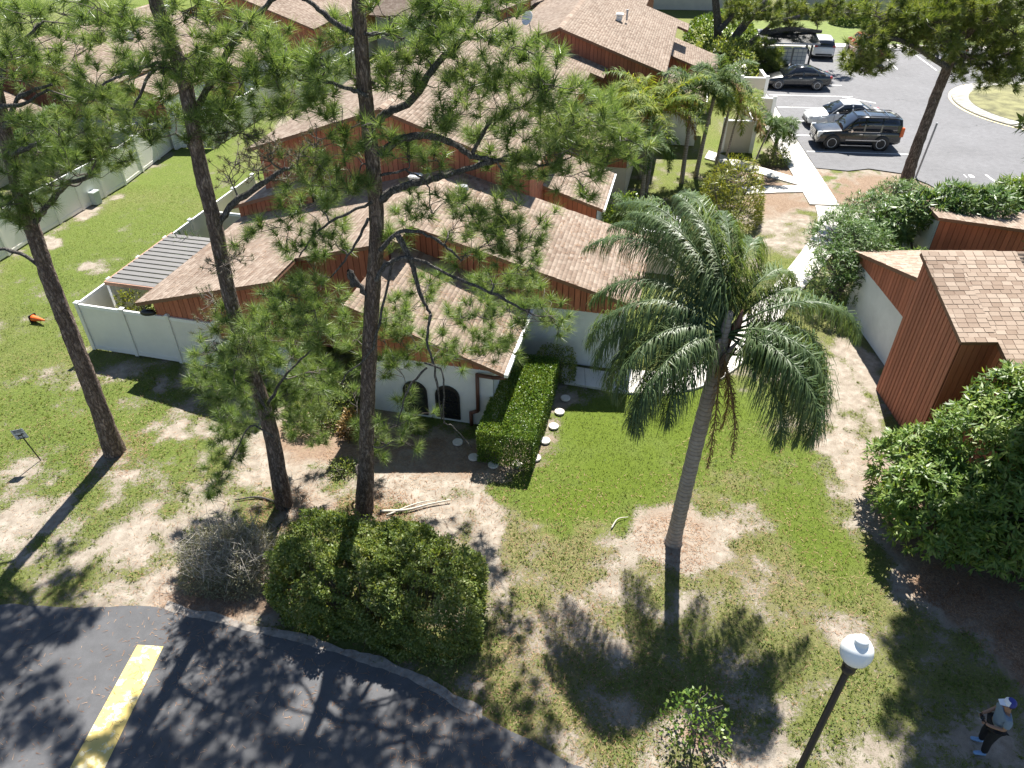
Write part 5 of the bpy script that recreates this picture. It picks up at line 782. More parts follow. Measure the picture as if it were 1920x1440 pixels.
# sticks on the ground
def stick(label, pts, r, pale=False):
    o = MB(); P = spline(np.array(pts), 6); o.tube(P, np.linspace(r, r * .4, len(P)), 6); tag(o.build('fallen_branch', M['twig_pale' if pale else 'bark_grey'], None, True), label, 'branch')
stick('fallen pine limb lying on the sand right of the middle pine', [(-3.6, 13.95, .03), (-2.9, 13.98, .05), (-2.3, 14.2, .04), (-1.7, 14.35, .06)], .045, True)
stick('thin fallen stick on the sand by the middle pine', [(-3.4, 13.8, .03), (-2.7, 14.2, .04), (-2.1, 14.4, .03)], .03, True)
stick('curved pale stick on bare earth left of the queen palm', [(2.65, 13.35, .02), (2.85, 13.65, .05), (3.15, 13.75, .02)], .022, True)
stick('surface root left of the leaning pine', [(-6.5, 14.3, 0), (-7.1, 14.5, .02), (-7.7, 14.4, .01)], .04)
stick('surface root in front of the leaning pine', [(-6.25, 14.2, 0), (-6.1, 13.8, .02), (-6.3, 13.4, .0)], .04)
# lamp post
lp = empty('street_lamp', (5.17, 6.4, 0)); tag(lp, 'black lamp post with white acorn globe in the foreground', 'street lamp')
MB().lathe([(.11, 0), (.11, .5), (.065, .6), (.055, 4.45), (.05, 4.6)], 18).build('post', M['black'], lp, True)
MB().lathe([(.052, 4.5), (.1, 4.56), (.105, 4.66), (.085, 4.7), (.13, 4.78), (.135, 4.84), (.11, 4.86)], 20).build('fitter', M['black'], lp, True)
gp_ = [(.10, 4.84), (.17, 4.87), (.215, 4.94), (.235, 5.03), (.235, 5.09), (.215, 5.17), (.175, 5.235), (.12, 5.275), (.105, 5.29), (.105, 5.335), (.085, 5.37), (.04, 5.39), (.003, 5.395)]
MB().lathe(gp_, 36).build('globe', M['globe'], lp, True)
# thin leaning pole at the lot island
po = empty('sign_pole', (21.6, 38.1, 0)); po.rotation_euler = (0, R(3), 0); tag(po, 'thin grey sign pole behind the leaning pine at the lot', 'pole')
MB().tube([(0, 0, -.1), (0, 0, 2.9)], .05, 8).build('pole', M['grey'], po)
# black bag on the fence corner of the front villa
bagm = MB().lathe([(.02, 0), (.22, .03), (.28, .16), (.2, .3), (.05, .36)], 10).build('black_bag', M['black'], None, True, loc=(*XY(-16.6, 17.8), 1.9)); bagm.scale = (1.0, .45, .6); tag(bagm, 'dark crumpled bag hanging on top of the yard fence', 'bag')
# mailbox shelter at the lot
ms = empty('mailbox_shelter', (*PK(2.0, 17.3), 0), PA); tag(ms, 'dark roofed mailbox shelter behind the parked black sedan', 'shelter')
for sx in (-1.7, 1.7):
    for sy in (-.7, .7): MB().box((sx, sy, 1.15), (.12, .12, 2.3)).build('post', M['black'], ms)
rf = MB().hexa([(-2.1, -1.2, 2.3), (2.1, -1.2, 2.3), (2.1, 1.1, 2.75), (-2.1, 1.1, 2.75), (-2.1, -1.2, 2.42), (2.1, -1.2, 2.42), (2.1, 1.1, 2.87), (-2.1, 1.1, 2.87)]).build('roof', M['dark'], ms)
MB().box((0, -1.23, 2.36), (4.2, .05, .12)).build('roof_trim', M['grey'], ms)
for i in range(3):
    mbx = MB().box((-1.1 + i * 1.1, .1, 1.25), (1.0, .45, 1.1)).build('mailbox_unit', M['grey'], ms)
    for r_ in range(4):
        for c_ in range(3): MB().box((-1.43 + i * 1.1 + c_ * .33, -.135, .85 + r_ * .27), (.29, .02, .23)).build('mailbox_door', M['chrome'] if False else M['vinyl'], mbx)
    MB().box((-1.1 + i * 1.1, .1, .35), (.9, .4, .7)).build('pedestal', M['black'], ms)

# ================================================================== VEHICLES
def carpaint(name, col, rough=.25):
    m, t, b = nmat(name); b.inputs['Base Color'].default_value = (*col, 1); b.inputs['Roughness'].default_value = rough; b.inputs['Coat Weight'].default_value = 1; b.inputs['Coat Roughness'].default_value = .04
    n = noise(t, 3, 4, .6, geopos(t)); t.links.new(mth(t, 'MULTIPLY_ADD', n, .2, rough - .05), b.inputs['Roughness']); return m
M['glass'] = plain('car glass', (.012, .014, .018), .04, .1, 2, coat=1)
M['lens'] = plain('headlight lens', (.55, .57, .58), .1, .1, 8, coat=1); M['red_lens'] = plain('tail light lens', (.5, .03, .015), .15, .1, 8, coat=1); M['orange_lens'] = plain('amber tail lens', (.75, .16, .04), .2, .1, 8)
def loft(sections, closed_ends=True):
    """sections: list of (x, [(y,z)...]) half profiles from bottom centre to top centre; mirrored"""
    V = []; n = None
    for x, h in sections:
        full = [(x, y, z) for y, z in h] + [(x, -y, z) for y, z in h[::-1] if y > 1e-6]; n = len(full); V += full
    k = len(sections); F = [(i * n + j, (i + 1) * n + j, (i + 1) * n + (j + 1) % n, i * n + (j + 1) % n) for i in range(k - 1) for j in range(n)]
    if closed_ends: F += [tuple(range(n)), tuple(range((k - 1) * n + n - 1, (k - 1) * n - 1, -1))]
    return V, F
def car(name, label, loc, rz, paint, P, cat='car', group=None):
    """P: dict of stations. x runs from the front (0) to the rear (L)"""
    r = empty(name, loc, rz); tag(r, label, cat, group); L, W = P['L'], P['W'] / 2
    secs = []
    for x, zb, belt, top, wf in P['body']:       # underside, beltline, centre top, width factor
        w_ = W * wf
        secs.append((x, [(0, zb), (w_ * .86, zb), (w_ * .98, zb + .1), (w_, zb + .28), (w_ * .985, (zb + belt) / 2 + .12), (w_ * .95, belt - .03), (w_ * .88, belt + .015), (w_ * .55, top - .005), (0, top)]))
    v, f = loft(secs); me = MB().add(v, f).mesh('body', paint, True); b = link('body', me, r)
    md = b.modifiers.new('sub', 'SUBSURF'); md.levels = md.render_levels = 1
    # greenhouse
    gs = [(x, [(0, zb), (W * wb, zb), (W * wm, (zb + zt) / 2 + .05), (W * wt, zt - .03), (W * wt * .8, zt), (0, zt + .01)]) for x, zb, zt, wb, wm, wt in P['cabin']]
    v, f = loft(gs); g = MB().add(v, f).build('windows', M['glass'], r, True)
    rs = [(x, [(0, zt - .05), (W * wt * 1.02, zt - .05), (W * wt * 1.0, zt - .005), (W * wt * .8, zt + .025), (0, zt + .035)]) for x, zb, zt, wb, wm, wt in P['cabin'][P['roof'][0]:P['roof'][1]]]
    v, f = loft(rs); MB().add(v, f).build('roof', paint, r, True)
    def cabin_at(x):
        c = P['cabin']
        for a, d in zip(c[:-1], c[1:]):
            if a[0] <= x <= d[0]:
                t = (x - a[0]) / (d[0] - a[0]); return [p + (q - p) * t for p, q in zip(a, d)]
        return c[-1]
    for pil in P['pillars']:      # (x at belt, x at roof, width)
        for sy in (-1, 1):
            xb, xt, pw = pil; cb, ct = cabin_at(xb), cabin_at(xt); zb = cb[1]; zt = ct[2] - .03; yb, ym, yt = W * cb[3] * 1.012, W * (cb[4] + ct[4]) / 2 * 1.012, W * ct[5] * 1.015
            zm = (zb + zt) / 2 + .05; xm = (xb + xt) / 2
            MB().add([(xb - pw, sy * yb, zb - .02), (xb + pw, sy * yb, zb - .02), (xm + pw, sy * ym, zm), (xm - pw, sy * ym, zm), (xt + pw, sy * yt, zt), (xt - pw, sy * yt, zt)], [(0, 1, 2, 3), (3, 2, 4, 5)]).build('pillar', paint, r)
    for wx in P['axles']:
        for sy in (-1, 1):
            q = empty('wheel', (wx, sy * (W - .11), P['R'])); q.parent = r; rr = P['R']
            MB().lathe([(rr * .62, -.1), (rr * .93, -.11), (rr, -.08), (rr, .08), (rr * .93, .11), (rr * .62, .1)], 28, axis='y').build('tyre', M['rubber'], q, True)
            rim = MB(); rim.lathe([(rr * .66, .04 * sy), (rr * .67, .115 * sy), (rr * .60, .118 * sy), (rr * .59, .07 * sy)], 24, axis='y')
            for k in range(P.get('spokes', 7)):
                a = 2 * math.pi * k / P.get('spokes', 7); c_, s_ = math.cos(a), math.sin(a); y0, y1 = .06 * sy, .112 * sy; wv = rr * .085
                rim.add([(c_ * rr * .08 - s_ * wv, y1, s_ * rr * .08 + c_ * wv), (c_ * rr * .08 + s_ * wv, y1, s_ * rr * .08 - c_ * wv), (c_ * rr * .62 + s_ * wv * .8, y1, s_ * rr * .62 - c_ * wv * .8), (c_ * rr * .62 - s_ * wv * .8, y1, s_ * rr * .62 + c_ * wv * .8)], [(0, 1, 2, 3)])
            rim.build('rim', M['rim'], q)
            MB().lathe([(.005, .075 * sy), (rr * .585, .075 * sy), (rr * .585, .085 * sy), (.005, .085 * sy)], 20, axis='y').build('brake_disc', M['black'], q)
            MB().lathe([(rr * .9, (W - .02) * sy), (rr * 1.2, (W - .012) * sy), (rr * 1.2, (W + .004) * sy), (rr * .9, (W + .004) * sy)], 30, (wx, 0, P['R']), 'y').build('wheel_arch', M['black'] if P.get('dark_arch', 1) else paint, r, True)
    for sy in (-1, 1):
        for nm, (x, z, dx, dz, dy), mm in (('headlight', P['head'], 'lens'), ('taillight', P['tail'], P.get('tailmat', 'red_lens'))):
            MB().box((x, sy * (W * P.get('lampw', .86) - dy), z), (dx, .26, dz)).build(nm, M[mm], r, bevel=.03)
        xm, zm = P['mirror']; MB().box((xm, sy * (W + .1), zm), (.12, .22, .15)).build('mirror', M['chrome'] if P.get('chrome_mirror') else paint, r, bevel=.03)
        for hx, hz in P['handles']: MB().box((hx, sy * (W * .985 + .012), hz), (.2, .03, .035)).build('door_handle', M['chrome'], r)
        for dx_ in P.get('seams', []): MB().box((dx_, sy * (W * .992 + .004), P['seamz']), (.012, .012, .55)).build('door_seam', M['black'], r)
        for nm, x0, x1, z, hh in P.get('strips', []): MB().box(((x0 + x1) / 2, sy * (W * 1.0 + .012), z), (x1 - x0, .02, hh)).build(nm, M['chrome'], r)
    gx_, gz, gw, gh = P['grille']; MB().box((gx_, 0, gz), (.06, gw, gh)).build('grille', M['black'], r, bevel=.02)
    for k in range(4): MB().box((gx_ - .035, 0, gz - gh / 2 + gh * (k + .5) / 4), (.01, gw * .95, .02)).build('grille_bar', M['chrome'], r)
    px_, pz = P['plate']; MB().box((px_, 0, pz), (.02, .4, .16)).build('number_plate', M['white'], r)
    MB().box((.03, 0, P['bumper'][0]), (.1, P['W'] * .62, .1)).build('bumper_insert', M['black'], r); MB().box((L - .03, 0, P['bumper'][1]), (.1, P['W'] * .7, .1)).build('bumper_insert', M['black'], r)
    return r
SUV = dict(L=5.14, W=2.0, R=.42, axles=(.98, 3.93), spokes=7, chrome=1, chrome_mirror=1, lampw=.9,
    body=[(0, .34, .78, .82, .86), (.1, .3, .98, 1.0, .95), (.35, .28, 1.06, 1.1, .99), (1.3, .28, 1.1, 1.17, 1), (1.75, .28, 1.13, 1.2, 1), (2.2, .28, 1.14, 1.16, 1), (3.4, .28, 1.14, 1.16, 1), (4.6, .3, 1.14, 1.16, .995), (5.0, .34, 1.1, 1.12, .96), (5.14, .42, .95, .98, .9)],
    cabin=[(1.45, 1.14, 1.17, .9, .89, .82), (2.25, 1.12, 1.84, .93, .87, .72), (3.0, 1.12, 1.89, .93, .88, .73), (4.5, 1.12, 1.86, .93, .88, .73), (4.95, 1.12, 1.8, .9, .86, .7), (5.08, 1.12, 1.2, .88, .85, .8)], roof=(1, 5),
    pillars=[(1.55, 2.27, .05), (2.75, 2.8, .05), (3.75, 3.8, .05), (4.85, 4.8, .12)],
    head=(.2, .86, .3, .36, .1), tail=(5.03, 1.12, .22, .55, .06), tailmat='orange_lens', mirror=(1.95, 1.2), handles=[(2.6, .98), (3.65, .98)], seams=[1.72, 2.75, 3.8], seamz=.78,
    strips=[('side_trim', 1.75, 3.85, .62, .035), ('window_trim', 1.8, 3.7, 1.12, .025), ('running_board', 1.5, 3.4, .3, .05)], grille=(.02, .82, 1.0, .42), plate=(-.02, .5), bumper=(.42, .5))
SED = dict(L=4.65, W=1.8, R=.33, axles=(.92, 3.62), spokes=5, chrome=1, dark_arch=0, lampw=.84,
    body=[(0, .3, .52, .56, .7), (.12, .24, .66, .7, .88), (.5, .2, .76, .84, .97), (1.2, .2, .86, .96, 1), (1.6, .2, .9, 1.0, 1), (2.6, .2, .93, .97, 1), (3.6, .2, .95, 1.0, 1), (4.2, .22, .96, 1.05, .97), (4.5, .28, .92, 1.0, .9), (4.65, .36, .8, .86, .78)],
    cabin=[(1.15, .9, .95, .84, .82, .74), (2.0, .93, 1.40, .9, .8, .62), (2.5, .94, 1.46, .9, .81, .63), (3.1, .95, 1.43, .9, .81, .62), (4.1, .98, 1.06, .86, .82, .7)], roof=(1, 4),
    pillars=[(1.3, 2.02, .045), (2.55, 2.55, .04), (3.75, 3.15, .07)],
    head=(.28, .64, .36, .15, .12), tail=(4.5, .86, .2, .16, .1), mirror=(1.62, .98), handles=[(2.35, .82), (3.3, .84)], seams=[1.5, 2.55, 3.45], seamz=.6,
    grille=(.03, .42, .9, .26), plate=(4.64, .6), bumper=(.3, .42))
HAT = dict(SED); HAT.update(L=4.3, axles=(.85, 3.4), body=SED['body'][:5] + [(2.6, .2, .95, .99, 1), (3.5, .2, .98, 1.03, 1), (4.0, .24, 1.0, 1.05, .97), (4.2, .28, .98, 1.0, .92), (4.3, .36, .85, .9, .84)],
    cabin=[(1.1, .9, .95, .84, .82, .74), (1.9, .93, 1.44, .9, .8, .64), (2.5, .94, 1.52, .9, .82, .66), (3.4, .96, 1.49, .9, .82, .66), (3.95, .98, 1.38, .88, .8, .62), (4.24, .98, 1.05, .86, .82, .74)], roof=(1, 5), pillars=[(1.25, 1.92, .045), (2.4, 2.4, .04), (3.6, 3.5, .1), (4.05, 3.9, .06)], tail=(4.12, 1.0, .24, .16, .08), plate=(4.31, .62))
BLK, WHT, NVY = carpaint('black car paint', (.006, .0065, .007)), carpaint('white car paint', (.72, .73, .73), .3), carpaint('deep blue black paint', (.006, .008, .013))
s1 = car('parked_car', 'large black suv with chrome rails parked by the white sedan', (*PK(.55, 1.35), .012), PA, BLK, SUV); s1.scale = (.93, .95, .95)
for sy in (-1, 1): MB().tube([(2.4, sy * .68, 1.93), (2.6, sy * .68, 1.97), (4.5, sy * .68, 1.95), (4.7, sy * .68, 1.9)], .025, 6).build('roof_rail', M['black'], s1)
for x_ in (3.0, 4.15): MB().tube([(x_, -.68, 1.965), (x_, .68, 1.965)], .022, 6).build('roof_crossbar', M['chrome'], s1)
MB().box((2.55, 0, 1.905), (.5, .8, .02)).build('sunroof', M['glass'], s1)
car('parked_car', 'white sedan parked beyond the black suv', (*PK(.95, 5.0), .012), PA, WHT, SED)
car('parked_car', 'black sedan parked in tree shade in front of the mailbox shelter', (*PK(-.05, 13.6), .012), PA, NVY, SED)
car('parked_car', 'white hatchback with its back to the camera at the far lot edge', (*PK(6.6, 25.9), .012), PA - R(96), WHT, HAT)
car('parked_car', 'silver car half hidden by the right pine at the far lot', (*PK(17.0, 25.6), .012), PA - R(100), carpaint('silver car paint', (.45, .46, .48), .3), HAT)
# red pickup truck
REDP = carpaint('red truck paint', (.42, .035, .02), .35)
TRK = dict(SED); TRK.update(L=5.6, W=1.95, R=.4, axles=(.95, 4.4), dark_arch=1, body=[(0, .4, .8, .84, .9), (.12, .36, 1.0, 1.03, .97), (1.2, .34, 1.08, 1.12, 1), (1.6, .34, 1.1, 1.13, 1), (3.0, .34, 1.1, 1.12, 1), (5.3, .36, 1.1, 1.12, 1), (5.55, .4, 1.1, 1.12, .97), (5.6, .45, 1.0, 1.04, .95)],
    cabin=[(1.3, 1.1, 1.14, .88, .85, .8), (1.95, 1.1, 1.72, .9, .85, .7), (2.9, 1.1, 1.76, .9, .85, .7), (3.35, 1.1, 1.72, .9, .85, .7), (3.42, 1.1, 1.2, .9, .86, .8)], roof=(1, 4), pillars=[(1.4, 1.97, .05), (2.6, 2.6, .05), (3.3, 3.3, .08)], head=(.12, .85, .2, .22, .1), tail=(5.5, .95, .2, .35, .02), mirror=(1.75, 1.15), handles=[(2.35, .98), (3.1, .98)], seams=[1.6, 2.6, 3.4], seamz=.75, grille=(.02, .75, 1.2, .3), plate=(5.61, .6), bumper=(.5, .5))
tk = car('pickup_truck', 'red pickup truck behind pine foliage at the far lot edge', (*PK(9.9, 25.8), .012), PA - R(93), REDP, TRK, 'truck')
MB().box((4.5, 0, 1.125), (2.0, 1.6, .03)).build('truck_bed', M['black'], tk)
for sy in (-1, 1): MB().box((4.5, sy * .84, 1.17), (2.05, .1, .08)).build('bed_rail', REDP, tk)
MB().box((5.52, 0, 1.16), (.08, 1.7, .1)).build('tailgate_rail', REDP, tk)

# ================================================================== PERSON with the drone controller
def skin_obj(name, verts, edges, radii, m, parent, root=0, sub=2):
    me = bpy.data.meshes.new(name); me.from_pydata(verts, edges, []); me.materials.append(m); o = link(name, me, parent)
    o.modifiers.new('skin', 'SKIN').use_smooth_shade = True
    for v_, r_ in zip(me.skin_vertices[0].data, radii): v_.radius = (r_, r_) if not isinstance(r_, tuple) else r_
    me.skin_vertices[0].data[root].use_root = True
    s = o.modifiers.new('sub', 'SUBSURF'); s.levels = s.render_levels = sub; return o
def chain(*n): return [(a, b) for a, b in zip(n[:-1], n[1:])]
skin_m = plain('skin', (.30, .17, .11), .55, .1); shirt = plain('light grey blue shirt', (.17, .23, .30), .85, .1, 14, .2, 60); trous = plain('black trousers', (.008, .008, .01), .8, .2, 14, .2, 60); shoe = plain('light blue shoe', (.17, .30, .50), .6, .15, 30); capm = plain('white cap front', (.75, .76, .8), .7, .05); capb = plain('blue cap mesh', (.03, .04, .22), .7, .1); hair = plain('dark hair', (.012, .009, .008), .6, .2)
pe = empty('person', (9.52, 7.5, -.02), R(168)); pe.scale = (.95, .95, .95); tag(pe, 'person in light blue shirt, black trousers and cap holding a controller in the shade', 'person')
# local frame: +x is forward, y to the left hand side
bv = [(0, 0, .95), (0, 0, 1.15), (0, 0, 1.35), (.0, 0, 1.46), (.03, 0, 1.54), (.06, 0, 1.62), (.085, 0, 1.70),            # 0-6 pelvis..head
      (0, .1, .9), (.05, .13, .5), (.0, .15, .1), (0, -.1, .9), (.03, -.13, .5), (-.03, -.15, .1),                     # 7-12 legs
      (0, .19, 1.42), (.03, .25, 1.16), (.24, .15, 1.08), (.31, .11, 1.09), (0, -.19, 1.42), (.03, -.25, 1.16), (.24, -.15, 1.08), (.31, -.11, 1.09)]  # 13-20 arms
be = chain(0, 1, 2, 3, 4, 5, 6) + chain(0, 7, 8, 9) + chain(0, 10, 11, 12) + chain(2, 13, 14, 15, 16) + chain(2, 17, 18, 19, 20)
br_ = [(.13, .16), (.12, .14), (.12, .17), .075, .052, .085, .085, .085, .06, .042, .085, .06, .042, .058, .042, .034, .03, .058, .042, .034, .03]
skin_obj('body', bv, be, br_, skin_m, pe)
skin_obj('shirt', [(0, 0, .93), (0, 0, 1.15), (0, 0, 1.36), (.01, 0, 1.45), (0, .19, 1.42), (.02, .245, 1.22), (0, -.19, 1.42), (.02, -.245, 1.22)], chain(0, 1, 2, 3) + chain(2, 4, 5) + chain(2, 6, 7), [(.15, .19), (.14, .17), (.145, .19), .09, .085, .07, .085, .07], shirt, pe)
skin_obj('trousers', [(0, 0, .97), (0, .1, .88), (.05, .13, .5), (0, .15, .09), (0, -.1, .88), (.03, -.13, .5), (-.03, -.15, .09)], chain(0, 1, 2, 3) + chain(0, 4, 5, 6), [(.145, .175), .11, .085, .07, .11, .085, .07], trous, pe)
for sy, x_ in ((.15, 0), (-.15, -.03)):
    skin_obj('shoe', [(x_ - .06, sy, .05), (x_ + .06, sy, .055), (x_ + .2, sy * 1.12, .04)], chain(0, 1, 2), [(.045, .045), (.055, .05), (.04, .035)], shoe, pe)
hd = skin_obj('hair', [(.0, 0, 1.60), (.01, 0, 1.72), (.05, 0, 1.79)], chain(0, 1, 2), [.07, .1, .075], hair, pe)
cp = MB().lathe([(.108, 1.735), (.112, 1.77), (.1, 1.81), (.07, 1.845), (.02, 1.86)], 20, (.055, 0, 0)).build('cap', capb, pe, True)
MB().add([(.13, y, 1.76 - abs(y) * .12) for y in (-.085, -.04, .04, .085)] + [(.255, y, 1.735) for y in (-.06, -.03, .03, .06)] + [(.13, y, 1.745 - abs(y) * .12) for y in (-.085, -.04, .04, .085)] + [(.255, y, 1.722) for y in (-.06, -.03, .03, .06)], [(0, 1, 5, 4), (1, 2, 6, 5), (2, 3, 7, 6), (8, 12, 13, 9), (9, 13, 14, 10), (10, 14, 15, 11), (4, 5, 13, 12), (5, 6, 14, 13), (6, 7, 15, 14)]).build('cap_brim', capm, cp)
fp = MB(); 
for i in range(6):
    a0, a1 = R(-60 + i * 20), R(-40 + i * 20)
    for (r0, z0), (r1, z1) in zip([(.113, 1.745), (.116, 1.775), (.103, 1.815)], [(.116, 1.775), (.103, 1.815), (.072, 1.85)]):
        fp.add([(.055 + r0 * math.cos(a0), r0 * math.sin(a0), z0), (.055 + r0 * math.cos(a1), r0 * math.sin(a1), z0), (.055 + r1 * math.cos(a1), r1 * math.sin(a1), z1), (.055 + r1 * math.cos(a0), r1 * math.sin(a0), z1)], [(0, 1, 2, 3)])
fp.build('cap_front', capm, cp)
for sx_ in (-1, 1):      # fingers and thumb round the controller, eyes, ears
    for k in range(4):
        y = sx_ * (.075 - .004 * k); z = 1.10 - k * .018; q = .03 if k == 3 else .04
        skin_obj('finger', [(.315, sx_ * .11, z), (.345 + .005 * k, sx_ * .1, z), (.35, sx_ * (.1 - q), z)], chain(0, 1, 2), [.0095, .009, .008], skin_m, pe, sub=1)
    skin_obj('thumb', [(.305, sx_ * .105, 1.115), (.315, sx_ * .075, 1.13), (.33, sx_ * .05, 1.125)], chain(0, 1, 2), [.012, .01, .009], skin_m, pe, sub=1)
    MB().lathe([(.002, 0), (.012, .004), (.012, .01), (.002, .014)], 10, (.135, sx_ * .034, 1.69), 'x').build('eye', M['dark'], pe, True)
    skin_obj('ear', [(.05, sx_ * .088, 1.66), (.045, sx_ * .094, 1.70)], chain(0, 1), [.016, .02], skin_m, pe, sub=1)
skin_obj('nose', [(.15, 0, 1.685), (.168, 0, 1.655)], chain(0, 1), [.012, .017], skin_m, pe, sub=1)
MB().box((.148, 0, 1.615), (.012, .05, .01)).build('mouth', plain('lips', (.25, .1, .08), .5, .05), pe)
ct = empty('drone_controller', (9.52 + .32 * math.cos(R(168)), 7.5 + .32 * math.sin(R(168)), 1.02), R(168)); ct.rotation_euler = (0, R(-25), R(168)); tag(ct, 'dark drone controller held in both hands of the person', 'controller')
MB().box((0, 0, 0), (.1, .17, .035)).build('controller_body', M['black'], ct, bevel=.01); MB().box((.05, 0, .02), (.08, .15, .01)).build('screen', M['glass'], ct)
for sy in (-1, 1): MB().tube([(-.02, sy * .05, .015), (-.02, sy * .05, .04)], .006, 8).build('joystick', M['grey'], ct); MB().tube([(.05, sy * .07, 0), (.14, sy * .075, .03)], .006, 6).build('antenna', M['grey'], ct)
# ================================================================== PINES
def trunk_mesh(P, m, n=20, amp=.085, name='trunk', flare=1.35):
    """bark-plated trunk; P rows x,y,z,r"""
    Q = spline(np.array(P), 9); k = len(Q); C = Q[:, :3]; r = Q[:, 3].copy()
    zrel = np.arange(k) / 9; r *= 1 + (flare - 1) * np.exp(-zrel * 2.2)
    T = unit(np.gradient(C, axis=0)); a = np.cross(T[0], [0, 1., 0]); a /= np.linalg.norm(a); V = []
    g = np.random.default_rng(int(abs(P[0][0] * 100)))
    ph = g.uniform(0, 6.28, 6)
    for i in range(k):
        a = a - T[i] * (a @ T[i]); a /= np.linalg.norm(a); b = np.cross(T[i], a); t = np.arange(n) * 2 * math.pi / n
        rr = r[i] * (1 + amp * (np.sin(3 * t + ph[0] + i * .15) * .4 + np.sin(7 * t + ph[1] - i * .4) * .5 + g.normal(0, .55, n)))
        V.append(C[i] + rr[:, None] * (np.cos(t)[:, None] * a + np.sin(t)[:, None] * b))
    V = np.concatenate(V); F = np.array([(i * n + j, i * n + (j + 1) % n, (i + 1) * n + (j + 1) % n, (i + 1) * n + j) for i in range(k - 1) for j in range(n)])
    return V, F, C, r
def pine(name, label, D, needle='needle', K=96, nl=.33, nw=.0105, per=8, tw=.008, extra=None, bark='bark', nth=20, spread=1.55):
    base = np.array(D['trunk'][0][:3]); base[2] = 0
    root = empty(name, base); tag(root, label, 'tree', 'pine trees')
    V, F, C, r = trunk_mesh([np.array(p) - np.array([*base, 0]) for p in D['trunk']], None, nth)
    V[:nth, 2] = -.12; fast('trunk', V, F, M[bark], root, True)
    sk = list(zip(C, r * .5))
    for B in D['branches']:
        Q = np.array([np.array(p) - np.array([*base, 0]) for p in B]); Q = spline(Q, 6)
        jit = rng.normal(0, .011, (len(Q), 3)); jit[0] = 0; Q[:, :3] += jit
        o = MB().tube(Q[:, :3], Q[:, 3] * (1 + rng.normal(0, .08, len(Q))), 8); o.build('branch', M['bark_grey'], root, True); sk += [(q[:3], q[3]) for q in Q]
    SP = np.array([s[0] for s in sk]); SR = np.array([s[1] for s in sk]); tw_list = []; TC, TA = [], []
    def grow(cl, per, outC, outA):
        nonlocal SP, SR
        cs = np.array([np.array(c[:3]) - base for c in cl]); rad = [c[3] for c in cl]
        d0 = np.array([np.min(np.linalg.norm(SP - c, axis=1)) for c in cs])
        for i in np.argsort(d0):
            c = cs[i]; dv = SP - c; dist = np.linalg.norm(dv, axis=1) + .8 * np.clip(dv[:, 2], 0, None); j = int(np.argmin(dist)); a = SP[j]; L = np.linalg.norm(c - a)
            m1 = a + (c - a) * .35 + rng.normal(0, .09 * L, 3) + np.array([0, 0, .03 * L]); m2 = a + (c - a) * .7 + rng.normal(0, .08 * L, 3)
            Q = spline(np.array([a, m1, m2, c]), 4); r0 = min(SR[j] * .75, .012 + .02 * L); tw_list.append((Q, np.linspace(max(r0, tw), tw, len(Q))))
            SP = np.vstack([SP, Q[2:]]); SR = np.concatenate([SR, np.linspace(max(r0, tw), tw, len(Q))[2:]])
            n = max(2, int(per * (rad[i] / .5) ** 1.6 * rng.uniform(.7, 1.25)))
            for q in range(n):
                off = rng.normal(0, 1, 3); off *= rad[i] * rng.uniform(.35, 1.05) / np.linalg.norm(off); off[2] = off[2] * .75 + .05; p = c + off
                s = Q[rng.integers(len(Q) // 2, len(Q))]; mid = (s + p) / 2 + rng.normal(0, .07, 3) * rad[i] - np.array([0, 0, .06 * rad[i]]); ax = unit(off + np.array([0, 0, .75]) * rad[i])
                tw_list.append((np.array([s, mid, p - ax * .06, p + ax * .04]), np.array([tw, tw * .9, tw * .8, tw * .5]))); outC.append(p); outA.append(ax)
    grow(D['clusters'], per, TC, TA)
    V, F = needles(np.array(TC), np.array(TA), K, nl, nw, spread, .12); o = fast('crown', V, F, M[needle], root); tag(o, kind='stuff')
    if extra:
        EC, EA = [], []; grow(extra, 16, EC, EA); EC, EA = np.array(EC), np.array(EA)
        V, F = needles(EC, EA, 26, .12, .010, 2.2, .1); o = fast('sparse_foliage', V, F, M['needle_old'], root); tag(o, kind='stuff')
    V, F = tubes_np(tw_list, 4); o = fast('twigs', V, F, M['twig'], root, True); tag(o, kind='stuff')
    return root
pine('pine_tree', 'leaning brown pine at the left edge beside the dog sign', TREES['left'], per=9)
pl_ = pine('pine_tree', 'leaning pine left of the middle pine, bare trunk crossing the front villa roof', TREES['lean'], per=8, extra=TREES['leanold'])
pm_ = pine('pine_tree', 'tall straight middle pine standing behind the big hedge', TREES['mid'], per=6.5)
pine('pine_tree', 'pine leaning right at the parking lot island', TREES['right'], 'needle_far', 70, .42, .026, 7, .016)
pine('pine_tree', 'grey multi limbed pine beside the sidewalk at the top', TREES['top'], 'needle_far', 70, .5, .036, 6, .025, bark='bark_grey')
# bare bleached twig hanging in front of the arched windows
bt = []
for a in ([(-1.75, 12.9, 4.4), (-1.6, 12.85, 4.0), (-1.45, 12.8, 3.8), (-1.2, 12.8, 3.45)],): pass
